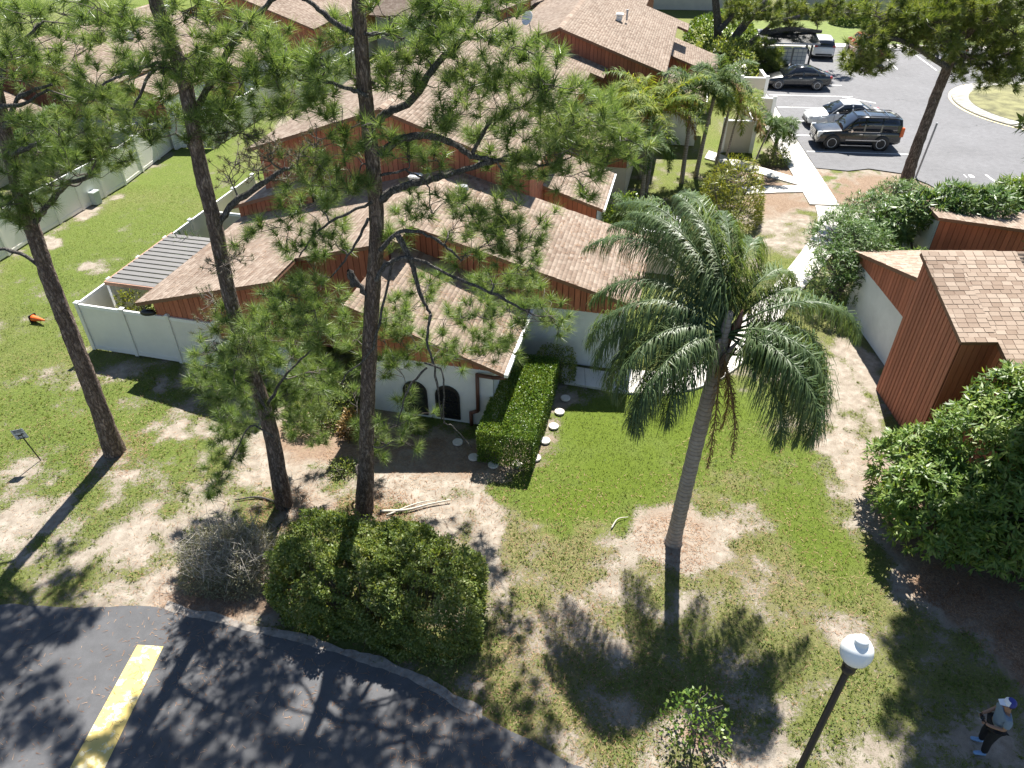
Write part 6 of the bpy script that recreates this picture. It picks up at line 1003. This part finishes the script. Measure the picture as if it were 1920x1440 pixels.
# ================================================================== PALMS
def frond(az, L, e0, droop, n=60, ll=.62, wl=.028, mat_='palm', parent=None, base=(0, 0, 0), name='frond', sag=1.15, twist=0., plume=.5, r0=.03, side=1.0):
    """one pinnate frond: rachis and hanging leaflets in one mesh"""
    h = np.array([math.cos(az), math.sin(az), 0]); m = 26; P = [np.array(base, float)]; e = e0
    for i in range(m):
        t = (i + 1) / m; e = e0 - droop * t ** 1.15; P.append(P[-1] + (h * math.cos(e) + np.array([0, 0, math.sin(e)])) * L / m)
    P = np.array(P); sidev = np.array([-h[1], h[0], 0]); P += sidev * (twist * np.linspace(0, 1, len(P)) ** 2)[:, None]
    T = unit(np.gradient(P, axis=0)); V1, F1 = tube(P, np.linspace(r0, .006, len(P)), 5, False); V1 = np.array(V1); F1 = np.array(F1)
    t = np.linspace(.14, 1, n); ii = t * (len(P) - 1); i0 = np.clip(ii.astype(int), 0, len(P) - 2); fr = (ii - i0)[:, None]
    C = P[i0] * (1 - fr) + P[i0 + 1] * fr; TT = unit(T[i0] * (1 - fr) + T[i0 + 1] * fr)
    Vs, Fs = [], []; o = 0
    for sgn in (-1, 1):
        for rep in range(2):
            k = len(C); S = unit(np.cross(TT, [0, 0, 1.]) * sgn + rng.normal(0, .3, (k, 3))); U = np.cross(S, TT) * sgn
            lift = rng.uniform(-.35, plume, (k, 1)); D = unit(S * side + TT * rng.uniform(.35, .8, (k, 1)) + np.array([0, 0, 1.]) * lift)
            le = rng.uniform(.75, 1.1, (k, 1)) * (ll * np.sin(np.clip(t * 1.02 + .12, 0, 1.12) * math.pi / 1.16) ** .6)[:, None] * rng.uniform(.8, 1.12, (k, 1))
            c0 = C + TT * rng.uniform(-.01, .01, (k, 1)); g = np.array([0, 0, -1.])
            p1 = c0 + D * le * .35; d2 = unit(D + g * sag * .55); p2 = p1 + d2 * le * .35; d3 = unit(d2 + g * sag); p3 = p2 + d3 * le * .38
            wv = unit(np.cross(D, [0, 0, 1.]) + TT * .6) * wl / 2
            v = np.stack([c0 - wv * .6, c0 + wv * .6, p1 + wv, p1 - wv, p2 + wv * .8, p2 - wv * .8, p3 + wv * .12, p3 - wv * .12], 1).reshape(-1, 3); Vs.append(v)
            q = (np.arange(k) * 8)[:, None, None] + np.array([[0, 1, 2, 3], [3, 2, 4, 5], [5, 4, 6, 7]])[None]; Fs.append(q.reshape(-1, 4) + o); o += len(v)
    V2 = np.concatenate(Vs); F2 = np.concatenate(Fs)
    V = np.concatenate([V1, V2]); F = np.concatenate([F1, F2 + len(V1)]); o_ = fast(name, V, F, M[mat_], parent, True)
    return o_
# queen palm
qp = empty('queen_palm', (4.22, 12.91, 0)); tag(qp, 'tall queen palm with drooping feathery fronds in the middle of the lawn', 'palm tree')
TP = [(0, 0, -.1, .26), (.01, 0, .25, .2), (.03, 0, 1.2, .185), (.07, .0, 2.6, .175), (.12, .01, 4.0, .17), (.18, .02, 5.3, .155), (.2, .02, 5.9, .16)]
Q = spline(np.array(TP), 10); rv = Q[:, 3] * (1 + .05 * (np.arange(len(Q)) % 3 == 0))
MB().tube(Q[:, :3], rv, 18).build('trunk', M['palmbark'], qp, True)
cx, cy, cz = .2, .02, 5.9
for k in range(9):     # old leaf bases
    a = k * 2.4; pts = [np.array([cx + .13 * math.cos(a), cy + .13 * math.sin(a), cz - .5 + .06 * k]), np.array([cx + .2 * math.cos(a), cy + .2 * math.sin(a), cz - .1 + .06 * k]), np.array([cx + .34 * math.cos(a), cy + .34 * math.sin(a), cz + .2 + .06 * k])]
    MB().tube(spline(np.array(pts), 4), np.linspace(.075, .03, 9), 7).build('leaf_base', M['palmbark'] if k % 2 else M['bark'], qp, True)
MB().tube(spline(np.array([(cx, cy, cz - .2), (cx + .02, cy, cz + .5), (cx + .05, cy, cz + 1.1)]), 5), np.linspace(.17, .07, 11), 12).build('crownshaft', M['palmbark'], qp, True)
top = (cx + .03, cy, cz + .55)
#        azimuth, length, start elevation, droop, twist
for az, L, e0, dr, tw_ in [(174, 3.7, 38, 118, .15), (185, 3.6, 30, 122, -.1), (197, 3.6, 40, 134, .1), (208, 3.6, 20, 112, .1), (219, 3.5, 28, 126, -.1), (166, 3.7, 52, 126, .1), (152, 4.0, 56, 110, .25), (138, 4.4, 62, 102, .1), (126, 4.7, 66, 98, 0), (114, 4.9, 70, 97, .25), (100, 4.9, 68, 97, -.1), (88, 4.6, 66, 100, .1), (72, 4.0, 66, 108, -.1), (50, 3.6, 58, 118, -.2), (28, 3.6, 48, 114, .1), (12, 4.2, 42, 106, .15), (0, 3.4, 36, 132, .1), (346, 3.5, 34, 136, .2), (332, 3.6, 42, 146, -.1), (320, 3.8, 24, 124, .1), (310, 3.7, 32, 134, .1), (108, 3.8, 84, 84, .1), (134, 3.8, 80, 92, 0), (82, 3.6, 80, 92, 0), (198, 3.1, -4, 88, .1), (326, 3.4, 4, 100, .05), (340, 3.1, 18, 120, 0), (304, 3.3, 2, 96, .1), (222, 2.8, 6, 104, 0)]:
    frond(R(az + random.uniform(-4, 4)), L * random.uniform(.9, 1.04) , R(e0), R(dr + 6), 120, .85, .018, 'palm', qp, top, twist=tw_, sag=3.0, plume=.25)
for az, L, e0 in ((300, 2.6, -50), (268, 2.9, -55), (330, 2.2, -62)):
    frond(R(az), L, R(e0), R(38), 50, .3, .02, 'deadfrond', qp, (cx, cy, cz + .2), 'dead_frond', sag=2.2)
frond(R(345), 1.2, R(15), R(60), 40, .45, .02, 'areca', qp, (cx + .1, cy - .1, cz + .1), 'flower_stalk', sag=.6)
MB().tube(spline(np.array([(cx - .1, cy - .1, cz - .1), (cx - .4, cy - .15, cz + .02), (cx - .52, cy - .15, cz + .28)]), 5), np.linspace(.05, .02, 11), 6).build('spathe', M['trim'], qp, True)
MB().tube(spline(np.array([(cx + .1, cy, cz + .3), (cx + .25, cy, cz + .75), (cx + .3, cy, cz + 1.15)]), 5), [.03, .05, .07, .085, .09, .09, .085, .07, .05, .03, .01], 8).build('spathe', M['trim'], qp, True)
# smaller palms by the courts
def palm(name, label, x, y, h, nf, L, mat_, lean=(0, 0), e=(20, 75), ll=.4, r=.06, wl=.035, z0=0, dead=0):
    rt = empty(name, (x, y, z0)); tag(rt, label, 'palm tree', 'small palms by the entrance courts')
    P = spline(np.array([(0, 0, -.05, r * 1.3), (lean[0] * .4, lean[1] * .4, h * .5, r), (lean[0], lean[1], h, r * .8)]), 6)
    MB().tube(P[:, :3], P[:, 3], 9).build('trunk', M['palmbark'], rt, True)
    for k in range(nf):
        a = k * 2.399 + random.uniform(-.3, .3); el = e[0] + (e[1] - e[0]) * k / nf
        frond(a, L * random.uniform(.8, 1.1), R(el), R(random.uniform(75, 115)), 46, ll * 1.1, wl * .72, 'deadfrond' if k < dead else mat_, rt, (lean[0], lean[1], h), sag=.5, plume=.6, r0=.022)
    return rt
palm('areca_palm', 'bright green areca palm against the tall red villa wall', *XY(-2.9, 37.8), 3.6, 13, 2.9, 'areca', (-.5, .2), (5, 75), .55, .07, .05, dead=2)
palm('areca_palm', 'dense areca palm clump left of the cream court wall', *XY(-1.4, 36.6), 4.0, 14, 2.8, 'areca', (.2, 0), (10, 80), .55, .07, .05, dead=1)
palm('areca_palm', 'bright arching areca palm between the court palms', *XY(-1.9, 38.6), 3.9, 14, 2.9, 'areca', (0, .3), (15, 80), .6, .08, .05)
palm('areca_palm', 'rightmost arching areca palm behind the court wall', *XY(2.0, 40.6), 3.4, 13, 2.6, 'areca', (.2, 0), (10, 80), .6, .08, .05, dead=1)
palm('palm', 'dark palm clump in the middle of the court planting', *XY(.3, 38.5), 4.6, 13, 2.3, 'smallpalm', (0, .2), (10, 80), .5, .1, .05)
palm('palm', 'tall palm in front of the low tan roof', *XY(1.0, 39.5), 4.9, 12, 2.2, 'smallpalm', (.4, 0), (5, 80), .5, .1, .05, dead=1)
palm('palm', 'dark court palm nearest the villa wall', *XY(-1.5, 34.6), 3.2, 12, 1.9, 'smallpalm', (0, 0), (0, 75), .45, .1, .045)
palm('palm', 'palm with yellowing fronds over the court wall', 12.2, 41.2, 3.0, 10, 1.8, 'areca', (.4, .3), (0, 70), .45, .06, .045, dead=3)
palm('palm', 'thin stemmed palm leaning over the garden path', 12.9, 38.6, 2.6, 8, 1.3, 'smallpalm', (.8, .5), (-5, 70), .4, .045, .04)
palm('palm', 'small dark palm beside the sidewalk', 14.9, 41.3, 1.6, 14, 1.4, 'smallpalm', (0, 0), (-10, 75), .45, .12, .04)
palm('palm', 'short palm in the courtyard shade behind the house number', *XY(-1.6, 30.2), 1.6, 10, 1.5, 'smallpalm', (0, 0), (0, 70), .4, .1, .04)
palm('palm', 'dark palm behind the boundary fence at the left edge', *XY(-31.5, 31.0), 2.8, 12, 2.0, 'smallpalm', (0, 0), (0, 75), .5, .12, .05)
palm('palm', 'second dark palm behind the boundary fence further left', *XY(-32.5, 28.0), 2.6, 12, 2.0, 'smallpalm', (0, 0), (0, 75), .5, .12, .05)
# ================================================================== HEDGES AND SHRUBS
def shell_points(n, fn):
    """fn maps three uniform arrays to points and outward normals"""
    return fn(rng.random(n), rng.random(n), rng.random(n))
def clump(C, N, sc=2.2, cut=.38, push=.22, seed=91):
    """thin leaves out in gaps and push clumps forward"""
    q = vnoise(C[:, 0] + C[:, 2] * .63 + 40, C[:, 1] + C[:, 2] * .77 + 40, sc, seed, 2); k = q > cut - .12 * rng.random(len(C)); return (C + N * (push * (q - .5))[:, None])[k], N[k]
def leafy(name, label, cat, loc, C, N, mat_, L, W, stems=None, rz=0, part='foliage', group=None, core=None, tilt=.9):
    rt = empty(name, loc, rz); tag(rt, label, cat, group); n = len(C)
    D = unit(N * .5 + rng.normal(0, tilt, (n, 3)) * .6 + np.array([0, 0, .25])); NN = unit(N + rng.normal(0, .6, (n, 3)) + np.array([0, 0, .6]))
    V, F = kites(C, D, NN, rng.uniform(L[0], L[1], n), rng.uniform(W[0], W[1], n)); o = fast(part, V, F, M[mat_], rt); tag(o, kind='stuff')
    if core is not None: core.build('stems', M['twig'], rt)
    return rt
def stems_mb(n, spread, h, r=.02, base=.3):
    mb = MB()
    for k in range(n):
        a = rng.uniform(0, 6.28); q = rng.uniform(.3, 1) ** .5; bx, by = math.cos(a) * base * q * spread[0], math.sin(a) * base * q * spread[1]; tx, ty = math.cos(a) * spread[0] * q * .8, math.sin(a) * spread[1] * q * .8
        P = spline(np.array([(bx, by, -.05), ((bx + tx) / 2 + rng.normal(0, .08), (by + ty) / 2 + rng.normal(0, .08), h * .5), (tx, ty, h * rng.uniform(.75, .95))]), 4); mb.tube(P, np.linspace(r, r * .4, len(P)), 5)
    return mb
def superel(n, a, b, c, p=4, zlo=0., inner=.12, flat=0):
    """points through the outer skin of a rounded block"""
    d = unit(rng.normal(size=(n * 2, 3))); d[:, 2] = np.abs(d[:, 2]) * np.where(rng.random(n * 2) < .12, -1, 1); k = (np.abs(d[:, 0] / a) ** p + np.abs(d[:, 1] / b) ** p + np.abs(d[:, 2] / c) ** p) ** (-1 / p)
    P = d * k[:, None]; g = np.sign(P) * np.abs(P / np.array([a, b, c])) ** (p - 1) / np.array([a, b, c]); N = unit(g)
    lump = vnoise(P[:, 0] * 1 + 50, P[:, 1] + P[:, 2] * .7 + 50, 1.4, 77, 3) - .5
    P = P * (1 + .26 * lump[:, None] * (1 - flat)) - N * np.abs(rng.normal(0, inner, (n * 2, 1))); P[:, 2] += zlo + c * 0
    return P[:n], N[:n]
# big rounded hedge at the road
C, N = superel(78000, 2.6, 1.38, 1.78, 4.0, 0, .14); C[:, 2] = np.abs(C[:, 2]); C, N = clump(C, N, 3.6, .45, .32) 
C[:, 1] += np.interp(C[:, 0], [-2.8, 0, 2.8], [.35, 0, -.35]) * 1.2
leafy('big_hedge', 'big rounded green hedge at the road edge in front of the middle pine', 'hedge', (-3.2, 11.12, 0), C, N, 'hedge', (.055, .10), (.032, .055), rz=R(-6), core=stems_mb(60, (2.4, 1.2), 1.8, .02, .6))
# dry shrub with bare twigs to its left
tws = []
for k in range(330):
    a = rng.uniform(0, 6.28); q = rng.random() ** .5; bx, by = .5 * q * math.cos(a), .35 * q * math.sin(a); tx, ty, tz = 1.25 * q * math.cos(a) + rng.normal(0, .12), .95 * q * math.sin(a) + rng.normal(0, .12), rng.uniform(.7, 1.5) * (1.05 - .35 * q * q)
    tws.append((spline(np.array([(bx, by, 0), ((bx + tx) / 2 + rng.normal(0, .08), (by + ty) / 2 + rng.normal(0, .08), tz * .55), (tx, ty, tz)]), 3), np.linspace(.012, .004, 7)))
    for j in range(3):
        f = rng.uniform(.5, .95); p = np.array([bx + (tx - bx) * f, by + (ty - by) * f, tz * f]); tws.append((np.array([p, p + rng.normal(0, .12, 3) + (0, 0, .1), p + rng.normal(0, .2, 3) + (0, 0, .16)]), np.array([.006, .005, .003])))
C, N = superel(13000, 1.3, 1.0, 1.3, 2.4, 0, .25); C[:, 2] = np.abs(C[:, 2])
ds = leafy('dry_shrub', 'half dead grey twiggy shrub left of the big hedge', 'shrub', (-7.05, 12.0, 0), C, N, 'dryshrub', (.04, .075), (.015, .03)); V, F = tubes_np(tws, 4); tag(fast('twigs', V, F, M['twig_pale'], ds, True), kind='stuff')
# clipped box hedge along the wing wall
uH, vH = -3.75, 17.35; n_ = 30000
fx, fy, fz = .82, 2.05, 1.2
face = rng.choice(5, n_, p=[.34, .2, .2, .13, .13]); a = rng.uniform(-1, 1, n_); b = rng.uniform(-1, 1, n_); C = np.zeros((n_, 3)); N = np.zeros((n_, 3))
for k, (ax, sg) in enumerate(((2, 1), (0, 1), (0, -1), (1, 1), (1, -1))):
    s = face == k; o2 = [i for i in range(3) if i != ax]; H = np.array([fx, fy, fz / 2]); C[np.ix_(s, [ax])] = sg * H[ax]; C[np.ix_(s, [o2[0]])] = (a[s] * H[o2[0]])[:, None]; C[np.ix_(s, [o2[1]])] = (b[s] * H[o2[1]])[:, None]; N[np.ix_(s, [ax])] = sg
C[:, 2] += fz / 2; C -= N * np.abs(rng.normal(0, .05, (n_, 1))); C += N * (.07 * (vnoise(C[:, 0] + 20, C[:, 1] + C[:, 2] + 20, 1.3, 55, 2) - .5))[:, None]
leafy('clipped_hedge', 'clipped rectangular hedge with sunlit top beside the white wing wall', 'hedge', (*XY(uH, vH), 0), C, N, 'boxhedge', (.045, .075), (.03, .045), rz=HA, core=stems_mb(26, (.7, 1.9), 1.1, .02, .7))
C, N = superel(3500, .7, .5, 1.05, 4, 0, .08); C[:, 2] = np.abs(C[:, 2]); leafy('clipped_hedge', 'darker hedge end in wall shade behind the sunlit hedge', 'hedge', (*XY(-3.1, 20.1), 0), C, N, 'hedge', (.05, .08), (.03, .045), rz=HA, core=stems_mb(6, (.5, .3), .9))
def bush(name, label, x, y, a, b, c, n, mat_, L=(.06, .1), W=(.03, .05), p=2.3, z0=0, inner=.16, trunkn=8, cat='shrub', rz=0, group=None):
    C, N = superel(n, a, b, c, p, 0, inner); C[:, 2] = np.abs(C[:, 2]) + z0; return leafy(name, label, cat, (x, y, 0), C, N, mat_, L, W, rz=rz, core=stems_mb(trunkn, (a, b), c * .9 + z0, .022), group=group)
bush('croton_bush', 'bronze leaved bush left of the middle pine trunk', -4.75, 17.3, .55, .5, .8, 900, 'bronze', (.1, .18), (.04, .07))
bush('yard_shrub', 'yellow green shrub inside the white yard fence', *XY(-17.8, 18.55), .7, .42, 1.75, 2600, 'yellowbush', (.1, .17), (.04, .07), z0=.55)
bush('small_shrub', 'small dark leaved shrub at the bottom near the road', 3.75, 7.75, .75, .62, 1.05, 520, 'mango', (.07, .12), (.045, .075), z0=.18, inner=.25)
bush('ground_shrub', 'small green weed clump by the middle pine base', -4.9, 15.6, .5, .4, .35, 500, 'hedge', (.06, .1), (.03, .05))
bush('low_shrub', 'dark shrub in the shade behind the leaning pine', -6.2, 17.6, .9, .6, .9, 2200, 'hedge', (.07, .11), (.03, .05))
bush('low_shrub', 'dark shrub against the front villa wall left of the middle pine', -5.6, 18.3, .8, .6, 1.3, 2200, 'hedge', (.07, .11), (.03, .05))
bush('court_shrub', 'dark ivy shrub over the courtyard wall behind the front villa', *XY(-2.2, 31.0), 1.0, .9, 2.4, 2600, 'mango', (.09, .16), (.05, .08))
bush('court_shrub', 'light green fern like shrub at the front villa roof corner', *XY(-3.1, 27.2), .6, .7, 2.4, 900, 'yellowbush', (.15, .3), (.03, .05))
bush('court_shrub', 'bright leafy bush right of the palm crown by the garden path', 10.3, 33.0, 1.5, 1.5, 3.0, 5200, 'yellowbush', (.12, .24), (.03, .05))
bush('court_shrub', 'round dark shrub under the small palm by the sidewalk', 14.7, 40.2, .8, .7, 1.0, 1500, 'hedge', (.08, .12), (.04, .06))
bush('far_hedge', 'green hedge behind the low tan roofs near the sidewalk', *XY(2.2, 60), 2.5, 3.5, 2.6, 4500, 'hedge', (.2, .34), (.1, .16))
bush('far_hedge', 'yellow green bushes at the top beside the villa roofs', *XY(2.0, 68), 3, 3, 3.0, 4000, 'boxhedge', (.2, .34), (.1, .16))
bush('far_hedge', 'dark round bush against the far cream building', 32.5, 77, 2.0, 1.5, 1.8, 2500, 'mango', (.2, .34), (.1, .16))
bush('far_hedge', 'second dark bush against the far cream building', 42.5, 78, 3.0, 1.8, 2.4, 3000, 'mango', (.2, .34), (.1, .16))
bush('far_hedge', 'leafy hedge behind the white far fence left of the middle pine', *XY(-13.5, 55), 3, 2, 3, 4000, 'oleander', (.2, .34), (.1, .16))
bush('spiky_plant', 'spiky strap leaved plant on the pergola end', *XY(-18.0, 22.6), .6, .5, .9, 160, 'palm', (.35, .6), (.03, .045), z0=1.5, trunkn=4)
def rosettes(name, label, x, y, blobs, mat_, per, L, W, cat='tree', trunks=5, group=None, th=2.0, den=1.):
    """broad-leaved tree: leaf rosettes over several uneven lobes; blobs are (dx,dy,dz,rx,ry,rz,n)"""
    rt = empty(name, (x, y, 0)); tag(rt, label, cat, group); Cs, Ns = [], []
    for bx, by, bz, a, b, c, n in blobs:
        d = unit(rng.normal(size=(n, 3))); d[:, 2] = np.where(rng.random(n) < .75, np.abs(d[:, 2]), -np.abs(d[:, 2])); sc = rng.uniform(.62, 1.08, (n, 1)) ** .6
        P = d * np.array([a, b, c]) * sc * (1 + .3 * (vnoise(d[:, 0] * 2 + 9 + bx, d[:, 1] * 2 + d[:, 2] + 9 + by, 1.1, 31, 2) - .5))[:, None] + (bx, by, bz); Cs.append(P); Ns.append(unit(d + (0, 0, .5)))
    C, N = np.concatenate(Cs), np.concatenate(Ns); k = C[:, 2] > .12; C, N = C[k], N[k]; n = len(C)
    d = rng.normal(size=(n, per, 3)); d = unit(d - (d * N[:, None]).sum(-1, keepdims=True) * N[:, None]); an = rng.uniform(.5, 1.55, (n, per, 1))
    D = unit(np.cos(an) * N[:, None] + np.sin(an) * d - np.array([0, 0, .2])).reshape(-1, 3); CC = np.repeat(C, per, 0) + rng.normal(0, .035, (n * per, 3)); NN = unit(np.repeat(N, per, 0) + rng.normal(0, .35, (n * per, 3)) + (0, 0, .4))
    V, F = kites(CC, D, NN, rng.uniform(L[0], L[1], n * per), rng.uniform(W[0], W[1], n * per), -.06); tag(fast('crown', V, F, M[mat_], rt), kind='stuff')
    mb = MB(); tl = []
    for j in range(trunks):
        bx, by, bz, a, b, c, _ = blobs[j % len(blobs)]; P = spline(np.array([(rng.normal(0, .12), rng.normal(0, .12), -.1), (bx * .3 + rng.normal(0, .1), by * .3, bz * .4), (bx * .8, by * .8, bz + .2)]), 5); mb.tube(P, np.linspace(.09, .03, len(P)), 7)
    mb.build('trunk', M['bark_grey'], rt, True)
    for i in rng.choice(n, min(n, 260), False):
        bl = min(blobs, key=lambda q: np.linalg.norm(C[i] - q[:3])); p0 = np.array(bl[:3]) * .8; tl.append((np.array([p0, (p0 + C[i]) / 2 + rng.normal(0, .08, 3), C[i]]), np.array([.02, .012, .006])))
    V, F = tubes_np(tl, 4); tag(fast('twigs', V, F, M['twig'], rt, True), kind='stuff'); return rt
rosettes('broadleaf_tree', 'glossy broad leaved tree at the right edge below the red board villa', 11.6, 13.4, [(-.9, -.6, 1.3, 1.35, 1.3, 1.35, 520), (.6, .2, 2.3, 1.6, 1.5, 1.5, 640), (1.6, 1.0, 3.1, 1.5, 1.3, 1.3, 520), (.2, -1.2, 1.6, 1.4, 1.1, 1.4, 420), (2.4, -.6, 2.4, 1.7, 1.6, 1.8, 560), (2.6, -2.2, 1.7, 1.3, 1.3, 1.5, 420), (-1.0, .8, 1.2, 1.0, 1.2, 1.2, 300), (3.6, .6, 2.8, 1.6, 1.6, 1.8, 400), (2.7, 1.3, 4.1, 1.4, 1.1, 1.1, 420), (1.5, .3, 3.3, 1.2, 1.0, 1.0, 300), (1.4, -1.6, 1.0, 1.4, 1.0, 1.0, 260)], 'mango', 11, (.16, .27), (.045, .07), trunks=9)
rosettes('oleander_bush', 'tall glossy oleander bush at the corner of the white right hand wall', 12.55, 24.9, [(.0, .0, 1.2, 1.2, 1.1, 1.3, 420), (.9, .8, 1.9, 1.1, 1.2, 1.2, 380), (.6, 2.2, 1.8, 1.2, 1.3, 1.2, 340)], 'oleander', 10, (.14, .24), (.025, .04), 'shrub', trunks=8)
rosettes('oleander_bush', 'pale leaved bush hiding the bend of the sidewalk', 15.4, 29.0, [(.0, .0, 1.5, 1.5, 1.4, 1.3, 420), (1.2, .9, 1.9, 1.2, 1.3, 1.2, 320)], 'oleander', 10, (.16, .26), (.025, .04), 'shrub', trunks=7)
rosettes('plumeria_tree', 'long leaved plumeria tree behind the right hand roof ridge', 17.2, 27.6, [(-.6, .3, 2.6, 1.0, .9, .7, 110), (.7, .4, 2.9, 1.1, .9, .7, 120), (1.9, .3, 2.8, 1.0, .9, .7, 110), (-1.6, .2, 2.1, .9, .8, .7, 80)], 'oleander', 12, (.28, .42), (.05, .08), trunks=6)
rosettes('plumeria_tree', 'long leaved plumeria at the right edge above the roof', 21.8, 28.8, [(-.5, .3, 2.7, 1.1, .9, .8, 130), (.9, .4, 3.0, 1.1, .9, .8, 130)], 'mango', 12, (.28, .42), (.05, .08), trunks=4)
rosettes('low_bush', 'low glossy bush between the plumeria and the red board villa', 14.6, 25.6, [(0, 0, .9, 1.1, .8, .8, 240), (1.2, .4, 1.0, 1.0, .8, .8, 200)], 'mango', 10, (.14, .22), (.035, .055), 'shrub', trunks=5)
# trees outside the frame whose shade falls into the picture

rng = np.random.default_rng(77)
OC = []
for k in range(3000):
    if len(OC) >= 105: break
    sx, sy = rng.uniform(8.2, 12.4), rng.uniform(5.8, 10.4)
    if sx < 8.9 and sy > 9.2: continue
    if rng.random() > .35 + .65 * (sx < 10.4): continue
    z = rng.uniform(7.5, 17); o = z / math.tan(SUN_EL); x, y = sx + o * math.sin(SUN_AZ), sy + o * math.cos(SUN_AZ)
    if (x - .5) / (y * .7983 + (14.9 - z) * .6022) > .705: OC.append((x - 13.8, y - 12.2, z, .55, .55, .45, 36))
rosettes('oak_tree', 'tall broad leaved tree just right of the view shading the person', 13.8, 12.2, OC, 'hedge', 12, (.16, .26), (.06, .09), trunks=14)

def roof_litter(H, e0, e1, r0, n):
    """brown needles lying on one roof plane"""
    E0, E1, R0 = [np.array(H.L(*p)) for p in (e0, e1, r0)]; a, b = rng.random((n, 1)), rng.random((n, 1)) ** 1.3
    k = vnoise((a * 9)[:, 0], (b * 7)[:, 0], .8, 5, 2) > .5; a, b = a[k], b[k]; n = len(a); nr = np.cross(E1 - E0, R0 - E0); nr /= np.linalg.norm(nr)
    P = E0 + (E1 - E0) * a + (R0 - E0) * b + nr * .03; t = rng.uniform(0, 6.28, (n, 1)); A = (E1 - E0) / np.linalg.norm(E1 - E0); S = (R0 - E0) / np.linalg.norm(R0 - E0); d = np.cos(t) * A + np.sin(t) * S; s = -np.sin(t) * A + np.cos(t) * S
    L = rng.uniform(.08, .2, (n, 1)); V = np.stack([P - s * .007, P + s * .007, P + d * L], 1).reshape(-1, 3); tag(fast('roof_litter', V, np.arange(len(V)).reshape(-1, 3), M['litter'], H.root), kind='stuff')
roof_litter(H1, (-.62, 20.5, zr(-.62)), (-.62, 25.5, zr(-.62)), (-8.2, 20.5, zr(-8.2)), 2600)
roof_litter(H1, (-4.05, 16.6, ZW(-4.05)), (-4.05, 20.8, ZW(-4.05)), (-8.75, 16.6, ZW(-8.75)), 1800)
roof_litter(H1, (-16.8, 25.5, zl(-16.8)), (-16.8, 17.62, zl(-16.8)), (-11.6, 25.5, zl(-11.6)), 1500)
